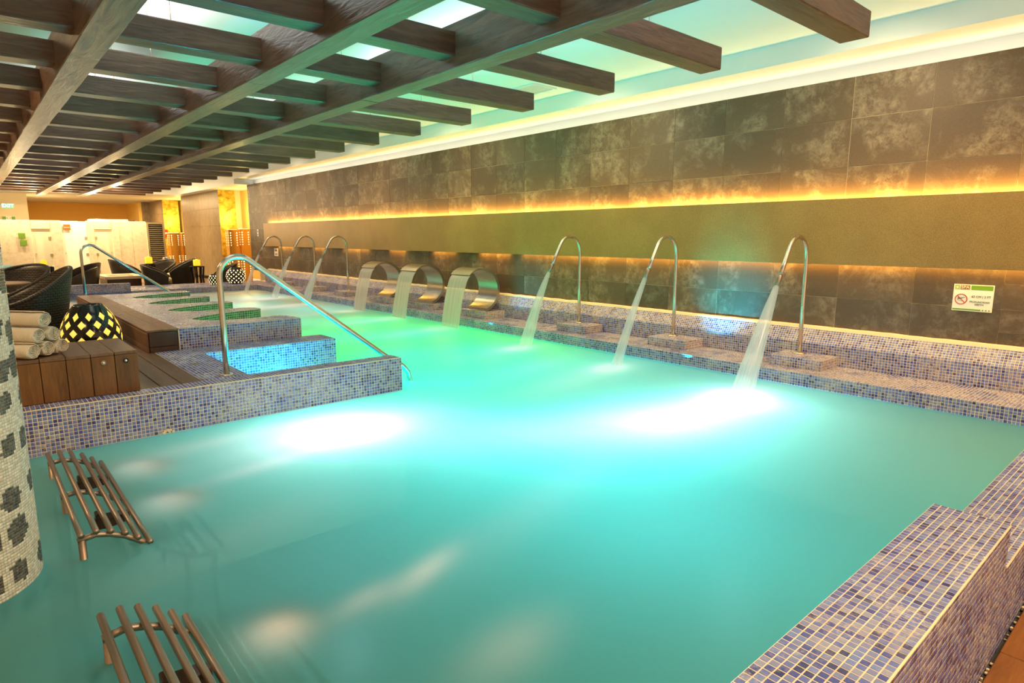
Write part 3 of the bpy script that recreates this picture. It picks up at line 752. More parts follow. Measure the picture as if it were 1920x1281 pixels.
def padtiles(y0, y1, x0=6.14):
    tp.rect((x0, y0, .229), (1,0,0), (0,1,0), .38, y1-y0); tp.rect((x0, y1, ZL), (0,-1,0), (0,0,1), y1-y0, .104); tp.rect((x0, y0, ZL), (1,0,0), (0,0,1), .38, .104)
for i, ((jx, y, s), yy) in enumerate(zip(JETS, (2.82, 4.35, 5.9, 12.85, 14.55, 16.6))):
    pad(yy-.33, yy+.19); padtiles(yy-.33, yy+.19)
    a = fountain(yy, FL[i]); b = Vector((jx, y, .0)); w0 = .024; w1 = (.10, .055, .085, .09, .075, .05)[i]
    path = []; rs = []
    d0 = Vector((-.52, 0, -.85)).normalized()
    for k in range(13):
        u = k/12; ctrl = a+d0*.35
        path.append(a*(1-u)**2+ctrl*2*u*(1-u)+b*u*u); rs.append(w0+(w1-w0)*u)
    ob = MB().tube(path, rs, 18, caps=False).build('water_jet', 'jet_water', None, True); tag(ob, JL[i], 'water jet', 'jets of water falling from the poles')

# waterfall arcs
WL = ['brushed steel waterfall arc nearest the camera, on the pool ledge', 'middle brushed steel waterfall arc on the pool ledge', 'farthest brushed steel waterfall arc, beside the far jet poles']
SL = ['broad sheet of falling water from the nearest steel arc', 'broad sheet of falling water from the middle steel arc', 'broad sheet of falling water from the farthest steel arc']
for i, y in enumerate((7.78, 9.33, 10.80)):
    e = empty('waterfall_arc', (6.17, y, 0)); tag(e, WL[i], 'waterfall spout', 'steel waterfall arcs on the ledge')
    th, cz = .355, .575; WY = .50
    angs = [RAD(-76+k*(136+76)/30) for k in range(31)]
    bb = MB()
    def ri_(a): return .355-.045*(1-.72*max(0, (a-RAD(60))/RAD(76)))
    def pt(r_, a, yy): return (r_*math.cos(a), yy, cz+r_*math.sin(a))
    quads = lambda f: bb.add(*f)
    for (rf, flip) in ((lambda a: .355, 0), (ri_, 1)):
        vs = [pt(rf(a), a, yy) for a in angs for yy in (0, WY)]; fs = [(2*k, 2*k+1, 2*k+3, 2*k+2) for k in range(30)]
        bb.add(vs, [f[::-1] for f in fs] if flip else fs)
    nsm = len(bb.f)
    for yy, flip in ((0, 0), (WY, 1)):
        vs = [pt(r_, a, yy) for a in angs for r_ in (ri_(a), .355)]; fs = [(2*k, 2*k+1, 2*k+3, 2*k+2) for k in range(30)]
        bb.add(vs, [f[::-1] for f in fs] if flip else fs)
    for a in (angs[0], angs[-1]): bb.add([pt(ri_(a), a, 0), pt(.355, a, 0), pt(.355, a, WY), pt(ri_(a), a, WY)], [(0,1,2,3)])
    o = bb.build('arc_body', 'brushed_steel', e)
    o.data.polygons.foreach_set('use_smooth', [k < nsm for k in range(len(bb.f))])
    MB().box(.03, .15, -.03, WY+.03, .226, .238, .003).build('foot_plate', 'steel', e)
    pad(y-.12, y+WY+.12, 6.12); padtiles(y-.12, y+WY+.12, 6.12)
    x0, z0 = 6.17+.335*math.cos(RAD(136)), cz+.335*math.sin(RAD(136))
    vs = []; fs = []; uv = []
    ny_, nz_ = 18, 16; ph = R.random()*5
    for thk in (0, 1):
        for k in range(nz_+1):
            u = k/nz_; xx = x0-.235*u**.62+(.006 if thk else 0); zz = z0*(1-u**1.05)
            for j in range(ny_+1):
                v_ = j/ny_; vs.append((xx+.006*noise.noise(Vector((v_*9+ph, u*1.2, 0))), y+.012+(WY-.024)*(v_*(1-.04*u)+.02*u), zz)); uv.append((v_, u))
    n1 = (nz_+1)*(ny_+1)
    for t_ in (0, 1):
        for k in range(nz_):
            for j in range(ny_):
                a = t_*n1+k*(ny_+1)+j; fs.append((a, a+1, a+ny_+2, a+ny_+1))
    o = me_obj('water_sheet', vs, fs, 'sheet_water', None, True, uv=uv); tag(o, SL[i], 'water sheet', 'sheets of water below the steel arcs')
tp.build('plinth_mosaic', 'worn_mosaic', led)

# ================================================================ HANDRAILS
def handrail(base, label):
    e = empty('handrail', base); tag(e, label, 'handrail')
    p = [(0, 0, 0), (0, 0, .4), (0, 0, .80)]
    for k in range(1, 10):
        a = RAD(180-k*14.2); p.append((.145+.145*math.cos(a), 0, .80+.15*math.sin(a)))
    x0, z0 = p[-1][0], p[-1][2]
    x1, z1 = 1.47, -.04
    for k in range(1, 9): p.append((x0+(x1-x0)*k/8, 0, z0+(z1-z0)*k/8))
    p += [(1.56, 0, -.09), (1.64, 0, -.15), (1.70, 0, -.22), (1.725, 0, -.30), (1.73, 0, -.60)]
    MB().tube(p, .0235, 16).build('rail', 'steel', e, True)
    MB().lathe([(.055, 0), (.055, .006), (.045, .012), (.027, .016)], 24).build('base_flange', 'steel', e, True)
handrail((1.515, 5.26, Z1), 'near steel handrail sloping down into the lit stair recess')
handrail((1.64, 13.9, Z1), 'far steel handrail with cyan glow behind the slotted platform')

# ================================================================ UNDERWATER LOUNGERS
def lounger():
    e = empty('pool_lounger', (.257, 3.17, 0))
    xs = [0, .058, .113, .168, .215, .261, .307, .352, .40, .452, .51, .575]; zs = [.123, .124, .108, .082, .046, .009, -.03, -.065, -.095, -.12, -.13, -.125]
    for k, (x, z) in enumerate(zip(xs, zs)):
        o = MB().tube([(0, 0, 0), (0, .3, 0), (0, .7, 0), (0, 1.0, 0), (0, 1.39, 0)], .0128, 12).build('slat_tube', 'bronze_steel', e, True)
        o.location = (x, R.uniform(-.006, .006), z)
    for y in (.035, .66, 1.29):
        pth = [(-.012, y, zs[0]-.030)]+[(x, y, z-.026) for x, z in zip(xs, zs)]
        MB().tube([(-.012, y, zs[0]-.034), (.03, y, zs[0]-.028)]+[(x, y, z-.025) for x, z in list(zip(xs, zs))[1:]], .0135, 12).build('rib', 'bronze_steel', e, True)
        MB().tube([(.004, y, -.74), (.004, y, -.2), (.004, y, .09)], .0155, 12).build('leg', 'bronze_steel', e, True)
        MB().tube([(.54, y, -.74), (.54, y, -.15)], .0155, 12).build('leg', 'bronze_steel', e, True)
    for y in (.36, .98):
        m = MB(); m.prism([(.085, y-.035), (.135, y-.05), (.24, y-.01), (.23, y+.035), (.10, y+.05)], .0, .045); m.box(.095, .135, y-.03, y+.03, .04, .075, .004)
        m.build('air_jet_housing', 'dark_wood', e)
    return e
la = lounger(); tag(la, 'bronze tube lounger rising from the water beside the stair wall', 'pool lounger')
lb = copy_tree(la); lb.location = (.224, 1.04, 0); tag(lb, 'bronze tube lounger in the foreground water, cut by the photo bottom edge', 'pool lounger')

# ================================================================ MOSAIC COLUMN
col = empty('mosaic_column', (-.232, 3.3, 0)); tag(col, 'round mosaic column with cream and dark patterned tesserae standing in the water', 'column')
MB().lathe([(.352, DEEP), (.352, 3.3)], 72).build('shaft', 'grout', col, True)
def pattern(a, z):
    # scattered angular dark motifs on a cream ground
    best = 9
    for k in range(-1, 2):
        pass
    u, v = a*.352/.150, z/.165; iu, iv = math.floor(u), math.floor(v); hit = False
    for du in (-1, 0, 1):
        for dv in (-1, 0, 1):
            cu, cv = iu+du, iv+dv; rr = random.Random(cu*131+cv*71+5)
            if rr.random() < .12: continue
            ox, oy, an, sz, asp = cu+.5+rr.uniform(-.22, .22), cv+.5+rr.uniform(-.2, .2), rr.choice((.5, .9, -.5, 1.2, -.9, .2)), rr.uniform(.44, .60), rr.uniform(.55, .9)
            x_, y_ = u-ox, (v-oy)*1.15; p = x_*math.cos(an)+y_*math.sin(an); q = -x_*math.sin(an)+y_*math.cos(an)
            if abs(p)/sz+abs(q)/(sz*asp) < 1.0 and abs(p) < sz*.72: hit = True
    return hit
t = Tiles(); NA = 150; pz = .0122
rng = random.Random(3)
for k in range(NA):
    a = 2*PI*k/NA; a2 = 2*PI*(k+1)/NA
    if not (RAD(-115) < ((a+PI) % (2*PI))-PI < RAD(95)): continue
    p0 = (-.232+.3525*math.cos(a), 3.3+.3525*math.sin(a)); p1 = (-.232+.3525*math.cos(a2), 3.3+.3525*math.sin(a2)); am = (a+PI) % (2*PI)-PI
    L = math.hypot(p1[0]-p0[0], p1[1]-p0[1])
    t.rect((p0[0], p0[1], -.10), (p1[0]-p0[0], p1[1]-p0[1], 0), (0, 0, 1), L, 1.65, pu=L, pv=pz, tone=lambda p, am=am: (rng.random()*.44 if pattern(am, p[2]) else .46+rng.random()*.54))
o = t.build('tesserae_field', 'pillar_mosaic', None, gap=.0008, h=.0012); o.parent = col; o.matrix_parent_inverse = Matrix.Translation((.232, -3.3, 0))

# ================================================================ TOWEL BENCH, TOWELS
tb = empty('towel_bench', (.5, 5.47, Z1)); tag(tb, 'boxy brown plank bench on the deck carrying the rolled towels', 'bench')
xb = [-.57, -.425, -.28, -.135, .0, .1425, .285, .428, .57]
edges = [.306+(k-5)*.1435 for k in range(1, 10)]
edges = [-.26, -.118, .024, .166, .308, .450, .592, .733, .876]
for a, b in zip(edges[:-1], edges[1:]):
    plank('front_board', a+.002, b-.002, 5.12, 5.142, Z1+.004, .588, 'bench_wood', tb, .002, (.5, 5.47, Z1))
    plank('top_board', a+.002, b-.002, 5.12, 5.83, .590, .612, 'deck_wood', tb, .002, (.5, 5.47, Z1))
plank('end_board', .852, .874, 5.145, 5.83, Z1+.004, .588, 'bench_wood', tb, .002, (.5, 5.47, Z1))
MB().box(-.75, .345, -.32, .35, .01, .272).build('core', 'dark_wood', tb)
for x, r_, dark in ((.664, .017, False), (.800, .017, True)):
    b = empty('push_button', (x, 5.118, .544)); tag(b, 'round push button in a black ring on the bench front, right-hand one' if dark else 'round push button in a grey metal ring on the bench front, left-hand one', 'button')
    for nm, prof, mt in (('ring', [(.0175, 0), (.0175, .006), (.012, .009), (.010, .004)], 'black_gloss' if dark else 'bronze_steel'), ('cap', [(.0095, 0), (.0095, .007), (.006, .009)], 'chrome')):
        o = MB().lathe(prof, 20).build(nm, mt, b, True); o.rotation_euler = (PI/2, 0, 0)

def towel(pos, ang, r, L, seed, label):
    e = empty('rolled_towel', pos, ang); tag(e, label, 'towel', 'rolled towels stacked on the plank bench')
    # spiral roll: a strip swept along local Y (axis), wound in XZ
    rr = random.Random(seed); turns = 4.2; n = 130; pts = []
    th = r/(turns+.25)
    for k in range(n+1):
        u = k/n; a = u*turns*2*PI+seed; rad = th*.35+(r-th*.35)*u
        rad *= 1+.02*math.sin(a*3+seed); pts.append((rad*math.cos(a), rad*math.sin(a)))
    vs = []; m = 15
    for s in (0, 1):
        for k, (x, z) in enumerate(pts):
            rad = math.hypot(x, z); f = max(rad-(th*.50 if s else 0), .0008)/max(rad, 1e-5)
            for j in range(m+1):
                v_ = j/m; y = v_*L; edge = min(v_, 1-v_)*L; sh = 1-.10*max(0, 1-edge/.02)**2
                fray = .0035*noise.noise(Vector((x*90+seed, z*90, 5))) if j in (0, m) else 0
                bulge = (.004*noise.noise(Vector((x*20, z*20+seed, y*12))))
                vs.append((x*f*sh+bulge*.5, y+fray*1.6-(0 if j else .010*(1-rad/r)*-1), z*f*sh+bulge*.5))
    N1 = (n+1)*(m+1); fs = []
    for k in range(n):
        for j in range(m):
            a = k*(m+1)+j; fs.append((a, a+1, a+m+2, a+m+1)); a += N1; fs.append((a, a+m+1, a+m+2, a+1))
        for j in (0, m):
            a = k*(m+1)+j; q = (a, a+m+1, a+m+1+N1, a+N1); fs.append(q if j == 0 else q[::-1])
    a = n*(m+1); fs += [(a+j, a+j+1, a+j+1+N1, a+j+N1) for j in range(m)]
    o = me_obj('roll', vs, fs, 'towel_cloth', e, True)
    roll = o; hem = MB()
    x, z = pts[-1]; hem.tube([(x*.99, .006, z*.99), (x*.995, L*.3, z*.995), (x*1.0, L*.7, z), (x*.99, L-.006, z*.99)], .0035, 6).build('hem', 'towel_cloth', roll, True)
    return e
AT = RAD(40); dirx, diry = math.cos(AT), math.sin(AT); r = .0555; zb = .612+r
b0 = Vector((.288, 5.02+.12, zb))
TP = []
def tw(i, row, pos): return b0+Vector((dirx, diry, 0))*pos+Vector((0, 0, row*r*1.79))
TL = [(0, 0, 'rolled white towel at the left end of the bottom row'), (0, 2.05*r, 'rolled white towel in the middle of the bottom row'), (0, 4.1*r, 'rolled white towel at the right end of the bottom row'),
      (1, 1.02*r, 'rolled white towel on the left of the second row'), (1, 3.07*r, 'rolled white towel on the right of the second row'), (2, 2.0*r, 'rolled white towel alone on top of the stack')]
for i, (row, pos, lb_) in enumerate(TL):
    towel(tw(i, row, pos), AT, r, .34, i*1.3, lb_)

# ================================================================ LANTERNS (eggs)
def egg(name, loc, Rm, H, label, nwin, rows, glow, group=None, wf=1.0, mat='black_gloss'):
    e = empty(name, loc); tag(e, label, 'lantern', group)
    def prof(u):
        z = H*u; a = -PI/2*.62+u*(PI/2*.62+PI/2*.70); return Rm*max(math.cos(a), .01)**.9, z
    pr = [prof(k/20) for k in range(21)]
    b = MB(); b.lathe(pr, 40, caps=False); b.lathe([(.02, .003), (pr[0][0], .003), (pr[0][0], 0)], 40, caps=False)
    rtop, zt = pr[-1]; b.lathe([(rtop, zt), (rtop*.93, zt+.008), (rtop*.86, zt-.004), (rtop*.80, zt-.05)], 40, caps=False); b.build('shell', mat, e, True)
    MB().lathe([(.01, zt-.03), (rtop*.8, zt-.03)], 24, caps=False).build('diffuser', glow, e)
    for i in range(rows):
        u = .10+(.84-.10)*i/(rows-1) if rows > 1 else .5
        for k in range(nwin):
            a = 2*PI*(k+(.5 if i % 2 else 0))/nwin; da = PI/nwin*.50*wf; du = (.74/(rows-1))*.52*wf
            pts = []
            for aa, uu in ((a, u-du), (a+da, u), (a, u+du), (a-da, u)):
                r0, z0 = prof(min(max(uu, .005), .97)); pts.append(Vector((r0*1.004*math.cos(aa), r0*1.004*math.sin(aa), z0)))
            c = sum(pts, Vector())/4; nn = Vector((math.cos(a), math.sin(a), .2)).normalized()
            vs = [p+nn*Rm*.008 for p in pts]+[p-nn*Rm*.02 for p in pts]+[c+nn*Rm*.022]
            MB().add(vs, [(0,1,8), (1,2,8), (2,3,8), (3,0,8), (0,4,5,1), (1,5,6,2), (2,6,7,3), (3,7,4,0)]).build('light_window', glow, e)
egg('egg_lantern', (.76, 6.37, Z1), .225, .53, 'large black egg shaped lantern with yellow diamond windows behind the plank bench', 11, 7, 'window_glow')
egg('egg_lantern', (5.06, 18.1, .125), .13, .28, 'small glowing lattice lantern on the far floor left of the bigger one', 10, 5, 'lantern_glow', wf=.8)
egg('egg_lantern', (5.66, 18.15, .125), .25, .44, 'medium glowing lattice lantern on the far floor beside the golden floor lamp', 12, 7, 'lantern_glow', wf=.8)
for nm, (x, y) in (('a', (4.77, 17.6)), ('b', (5.39, 17.75))): pass

# ================================================================ RATTAN CHAIRS
def chair(loc, rz, label, s=1.0, cushion='cushion_cream', hb=.74, ha=.50, pw=.9):
    e = empty('rattan_chair', loc, rz); e.scale = (s, s, s); tag(e, label, 'chair', 'dark woven rattan tub chairs')
    n = 44; m = 9; vs = []; uv = []; span = RAD(128)
    for side in (0, 1):
        for i in range(n+1):
            a = -span+2*span*i/n; w = math.cos(a*PI/2/span)**pw if abs(a) < span-1e-6 else 0
            H = ha*.80+(hb-ha*.80)*w
            for j in range(m+1):
                u = j/m; z = .10+(H-.10)*u; rb = .30+.10*u**.8+.02*w*u; rb -= side*.035
                # local -Y is the open front, back of the chair at +Y
                vs.append((rb*math.sin(a)*1.02, rb*math.cos(a)*.98+.0, z)); uv.append((a*.38, z))
    N1 = (n+1)*(m+1); fs = []
    for i in range(n):
        for j in range(m):
            a = i*(m+1)+j; fs.append((a, a+1, a+m+2, a+m+1)); a += N1; fs.append((a, a+m+1, a+m+2, a+1))
        a = i*(m+1)+m; fs.append((a, a+N1, a+N1+m+1, a+m+1)); a = i*(m+1); fs.append((a, a+m+1, a+m+1+N1, a+N1))
    for i in (0, n):
        for j in range(m): a = i*(m+1)+j; fs.append((a, a+1, a+1+N1, a+N1))
    me_obj('tub_shell', vs, fs, 'wicker', e, True, uv=uv)
    rim = []
    for i in range(n+1):
        a = -span+2*span*i/n; w = max(0, math.cos(a*PI/2/span))**pw; H = ha*.80+(hb-ha*.80)*w; rb = .30+.10+.02*w-.0175
        rim.append((rb*math.sin(a)*1.02, rb*math.cos(a)*.98, H))
    MB().tube(rim, .021, 8).build('rim', 'wicker', e, True)
    MB().lathe([(.02, .10), (.27, .10), (.30, .16), (.30, .30), (.02, .30)], 28).build('seat_base', 'wicker', e, True)
    MB().lathe([(.02, .30), (.27, .30), (.295, .33), (.295, .36), (.27, .39), (.02, .40)], 28).build('seat_cushion', cushion, e, True)
    for a in (45, 135, 225, 315):
        o = MB().tube([(0, 0, 0), (0, 0, .11)], .016, 8).build('leg', 'black_gloss', e); o.location = (.24*math.cos(RAD(a)), .24*math.sin(RAD(a)), 0)
    return e
chair((.37, 7.62, Z1), RAD(-86), 'large dark rattan tub chair right behind the towel stack', 1.08, ha=.54, pw=2.0)
chair((.42, 10.05, Z1), RAD(-50), 'dark rattan tub chair with rounded back behind the candle table', 1.0)
FZ = -.12
chair((2.35, 20.25, FZ), RAD(-125), 'rear dark rattan chair behind the far handrail post', 1.12)
chair((2.20, 19.36, FZ), RAD(-100), 'front dark rattan chair behind the far handrail post', 1.0)
chair((3.72, 22.0, FZ), RAD(95), 'dark rattan chair at the back of the jacuzzi', 1.15)
chair((4.02, 19.42, FZ), RAD(75), 'dark rattan chair on the far floor right of the sloping handrail', 1.05)
chair((4.82, 20.55, FZ), RAD(-100), 'dark rattan chair with tall back beside the far slatted stool', 1.2)
chair((4.55, 21.75, FZ), RAD(-60), 'dark rattan chair farthest back beside the steel bin', 1.1)
chair((5.75, 19.6, FZ), RAD(-100), 'dark rattan chair behind the medium lattice lantern', 1.0)

# near table and candle
tt_ = empty('round_table', (.22, 9.0, Z1)); tag(tt_, 'low round dark table between the two near rattan chairs', 'table')
MB().lathe([(.33, .565), (.345, .572), (.345, .590), (.33, .597)], 40).build('table_top', 'edging_wood', tt_)
MB().lathe([(.18, 0), (.18, .02), (.035, .035), (.03, .54), (.12, .565)], 20).build('pedestal', 'black_gloss', tt_, True)
def candle(loc, s, label):
    e = empty('candle_holder', loc); tag(e, label, 'candle', 'square yellow candle lights')
    MB().box(-s/2, s/2, -s/2, s/2, .008, s*1.15, s*.08).build('glass_cube', 'candle_glow', e)
    MB().box(-s*.46, s*.46, -s*.46, s*.46, 0, .01).build('base', 'black_gloss', e)
    MB().lathe([(s*.2, s*1.15), (s*.2, s*1.25), (s*.05, s*1.3)], 10).build('wick_top', 'candle_glow', e)
candle((.205, 8.93, Z1+.597), .13, 'yellow candle light on the near round table at the left photo edge')
def stool(loc, s, label, h=.46):
    e = empty('slatted_stool', loc); tag(e, label, 'side table', 'dark slatted drum stools')
    MB().lathe([(s*.96, h-.03), (s, h-.025), (s, h-.006), (s*.97, h)], 28).build('top', 'black_gloss', e)
    for k in range(9):
        a = 2*PI*k/9; o = MB().tube([(s*.9, 0, 0), (s*.72, 0, h*.5), (s*.9, 0, h-.03)], .022, 6).build('slat', 'black_gloss', e); o.rotation_euler = (0, 0, a)
    MB().lathe([(s*.9, 0), (s*.93, .012), (s*.9, .02)], 28).build('base_ring', 'black_gloss', e)
stool((5.02, 19.45, FZ), .20, 'dark slatted drum stool with a candle in front of the golden column wall', .70)
candle((5.02, 19.45, .58), .155, 'yellow candle light on the slatted stool before the stone pier')
stool((4.12, 21.0, FZ), .17, 'tall dark side table with a candle in front of the louvred door', .74)
candle((4.12, 21.0, .62), .17, 'yellow candle light in front of the louvred door')
stool((1.53, 19.4, FZ), .17, 'dark slatted side table with a candle in front of the left shower door', .80)
candle((1.50, 19.4, .68), .13, 'yellow candle light in front of the left shower door')
# cushion / towel on back of far lounger at left edge
lg = empty('headrest_cushion', (.43, 11.4, .93)); tag(lg, 'pale blue padded headrest above the rattan chairs at the left photo edge', 'cushion')
bm = MB(); pts_ = []
vs = []; nn_ = 14
for i in range(nn_+1):
    v_ = i/nn_; x_ = -.42+.57*v_; sx = (1-abs(2*v_-1)**4)**.25
    for k in range(12):
        a = 2*PI*k/12; vs.append((x_, .05*sx*math.cos(a), .075*sx*math.sin(a)+.015))
fs = [(i*12+k, i*12+(k+1) % 12, (i+1)*12+(k+1) % 12, (i+1)*12+k) for i in range(nn_) for k in range(12)]
me_obj('pad', vs, fs, 'cushion_blue', lg, True)
MB().box(-.40, .10, -.03, .03, -.56, -.05, .01).build('backrest', 'cushion_cream', lg)
MB().box(-.38, -.34, -.02, .02, -.62, -.5).box(.04, .08, -.02, .02, -.62, -.5).build('foot', 'dark_wood', lg)

# ================================================================ JACUZZI
jz = empty('jacuzzi', (3.30, 20.72, FZ)); tag(jz, 'sunken jacuzzi with cream rim and dark wooden skirt behind the far pool ledge', 'jacuzzi')
MB().box(-.40, .42, -.62, .62, 0, .37).build('skirt', 'dark_wood', jz)
rim = MB(); rim.box(-.45, .47, -.68, -.5, .37, .46, .015).box(-.45, .47, .5, .68, .37, .46, .015).box(-.45, -.3, -.5, .5, .37, .46, .015).box(.32, .47, -.5, .5, .37, .46, .015).build('rim', 'jacuzzi_rim', jz)
MB().box(-.3, .32, -.5, .5, .36, .39).build('basin_water', 'jacuzzi_shell', jz)
MB().box(.1, .22, -.63, -.55, .46, .472, .003).build('control_panel', 'alu', jz)

# ================================================================ SHOWER BLOCK
sb = empty('wall_showers', (0, 24, 0)); MB().box(0, 5.2, 0, .12, -.12, .0).build('plinth', 'speckled_stone', sb); struct(sb)
def spart(name, x0, x1, z0, z1, mat, y0=0, y1=.12): return MB().box(x0, x1, y0, y1, z0, z1, .004).build(name, mat, sb)
HT = 1.90
spart('stone_panel', .0, .82, 0, HT, 'speckled_stone'); spart('stone_panel', .824, 1.64, 0, HT, 'speckled_stone')
spart('stone_panel', 2.13, 2.39, 0, HT, 'speckled_stone', -.03); spart('stone_panel', 3.06, 3.25, 0, HT, 'speckled_stone', -.03); spart('stone_panel', 3.75, 3.93, 0, HT, 'speckled_stone', -.03)
spart('lintel', 1.644, 2.126, 1.64, HT, 'speckled_stone', .02); spart('lintel', 3.254, 3.746, 1.64, HT, 'speckled_stone', .02)
spart('stone_panel', 3.934, 4.30, 0, HT, 'speckled_stone'); spart('stone_panel', 4.304, 4.72, 0, HT, 'speckled_stone')
MB().box(0, 5.25, 1.5, 1.6, 0, HT).build('rear_panel', 'cream_wall', sb)
MB().box(.8, 2.9, .5, 1.2, HT-.02, HT).build('roof_board', 'cream_wall', sb)
def door(n, x0, x1, z1, mat, hx, name='glass_door'):
    e = empty('door_%d' % n, (x0, 24.05, 0)); struct(e)
    MB().box(0, x1-x0, 0, .012, .03, z1).build('glass_leaf', mat, e)
    for z in (.25, .80, 1.32): MB().box(hx-x0-.035, hx-x0+.035, -.012, .02, z, z+.09, .003).build('hinge', 'alu', e)
    kx = (x1-x0)-(hx-x0); kx = .06 if hx > (x0+x1)/2 else (x1-x0)-.06
    MB().tube([(kx, -.03, .9), (kx, .0, .9)], .012, 8).build('knob', 'alu', e)
door(1, 1.65, 2.12, 1.64, 'frosted_glass', 2.09); door(2, 2.40, 3.05, 1.88, 'white_glass', 3.02); door(3, 3.26, 3.74, 1.64, 'frosted_glass', 3.29)
def lined_sign(name, x, z, w, h, mat, label, cat, y=23.96, dark='sign_ink', lines=3):
    e = empty(name, (x, y, z)); tag(e, label, cat); MB().box(-w/2, w/2, 0, .01, -h/2, h/2, .002).build('plate', mat, e); 
    return e
e = lined_sign('notice_sign', 1.41, 1.43, .17, .17, 'sign_green', 'upper green notice on the stone shower wall', 'sign')
e2 = lined_sign('notice_sign', 1.43, 1.22, .17, .17, 'sign_green', 'lower green notice on the stone shower wall', 'sign')
for s_ in (e, e2):
    for k in range(4): MB().box(-.06, .05-.02*(k % 2), -.002, 0, .05-k*.032, .056-k*.032).build('text_line', 'sign_lightgreen', s_)
e = lined_sign('notice_sign', 2.55, 1.70, .18, .17, 'sign_brown', 'small yellow brown notice on the brightly lit white shower door', 'sign', y=24.02)
MB().box(-.08, .08, -.002, 0, -.01, .0).build('text_line', 'sign_white', e)
# louvred door
lv = empty('door_4', (4.74, 23.97, 0)); struct(lv)
MB().box(0, .05, 0, .06, 0, 1.88).box(.47, .53, 0, .06, 0, 1.88).box(.05, .47, 0, .06, 1.82, 1.88).box(.05, .47, 0, .06, 0, .06).build('frame', 'alu', lv)
MB().box(.05, .47, .05, .06, .06, 1.82).build('backing', 'black_rubber', lv)
for k in range(26):
    o = MB().box(.05, .47, -.022, .022, -.004, .004).build('louvre', 'alu', lv); o.location = (0, .028, .10+k*.067); o.rotation_euler = (RAD(40), 0, 0)
MB().box(.01, .03, -.03, 0, .85, .95, .003).build('handle', 'chrome', lv)
struct(MB().box(5.28, 6.68, 24.1, 24.3, 0, 2.95).build('wall_return', 'column_stone')) if False else None
cabinet = MB().box(3.3, 4.4, 25.0, 25.5, 1.9, 1.98, .004).build('folded_linen', 'cushion_cream'); tag(cabinet, 'flat bundle lying on top of the shower block', 'linen')
mb_ = MB().box(4.42, 4.6, 25.0, 25.4, 1.9, 1.97, .004).build('storage_box', 'dark_wood'); tag(mb_, 'small dark box on top of the shower block at right', 'box')
cabinet.location.z = .0
# steel bin
bn = empty('waste_bin', (5.05, 22.9, FZ)); tag(bn, 'polished steel cylinder bin with round opening beside the louvred door', 'bin')
MB().lathe([(.15, 0), (.155, .02), (.155, .85), (.148, .87), (.10, .87)], 28).build('body', 'chrome', bn, True)
o = MB().lathe([(.05, 0), (.05, .01), (.04, .012)], 16).build('opening', 'black_gloss', bn); o.location = (-.06, -.142, .68); o.rotation_euler = (PI/2, 0, RAD(-20))

# golden floor lamps
def floor_lamp(loc, label, r=.17, h=1.6):
    e = empty('floor_lamp', loc); tag(e, label, 'floor lamp', 'tall golden lattice floor lamps')
    MB().box(-r, r, -r, r, 0, .04).build('base', 'brass_sheet', e); MB().box(-r, r, -r, r, .04, h, .01).build('shade', 'brass_sheet', e)
    MB().box(-r*.8, r*.8, -r*.8, r*.8, h, h+.01).build('top_glow', 'lantern_glow', e)
    for side in ((0, -1), (-1, 0)):
        for cc in (-.62, .62):
            for i in range(6):
                for z0 in (h-.10-i*.075, .75-i*.075):
                    w = .024*(1-.08*i)
                    zz = z0; a = cc*r
                    quad = [(a, zz-.024), (a+w, zz), (a, zz+.024), (a-w, zz)]
                    if side == (0, -1): vs = [(p, -r-.003, z) for p, z in quad]+[(p, -r+.004, z) for p, z in quad]
                    else: vs = [(-r-.003, -p, z) for p, z in quad]+[(-r+.004, -p, z) for p, z in quad]
                    MB().add(vs, [(0,1,2,3), (7,6,5,4), (0,4,5,1), (1,5,6,2), (2,6,7,3), (3,7,4,0)]).build('light_window', 'lantern_glow', e)
floor_lamp((6.45, 20.75, FZ), 'golden lattice floor lamp in the near niche, left one of its pair', .15, 1.74)
floor_lamp((6.80, 20.75, FZ), 'golden lattice floor lamp in the near niche, right one of its pair', .15, 1.76)
floor_lamp((6.50, 28.2, FZ), 'golden lattice floor lamp in the far niche, left one of its pair', .19, 1.67)
floor_lamp((6.95, 28.2, FZ), 'golden lattice floor lamp in the far niche, right one of its pair', .19, 1.67)

# ================================================================ SIGNS
def text(s, size, loc, rot, mat, parent, name='lettering', depth=.0008, align='CENTER', sx=1.0):
    cu = bpy.data.curves.new(name, 'FONT'); cu.body = s; cu.size = size; cu.extrude = depth; cu.align_x = align; cu.align_y = 'CENTER'
    tmp = bpy.data.objects.new('tmp', cu); COL.objects.link(tmp); bpy.context.view_layer.update()
    me = bpy.data.meshes.new_from_object(tmp.evaluated_get(bpy.context.evaluated_depsgraph_get())); bpy.data.objects.remove(tmp)
    me.materials.clear(); me.materials.append(M[mat]); o = bpy.data.objects.new(name, me); COL.objects.link(o); o.location = loc; o.rotation_euler = rot; o.scale = (sx, 1, 1); o.parent = parent; return o
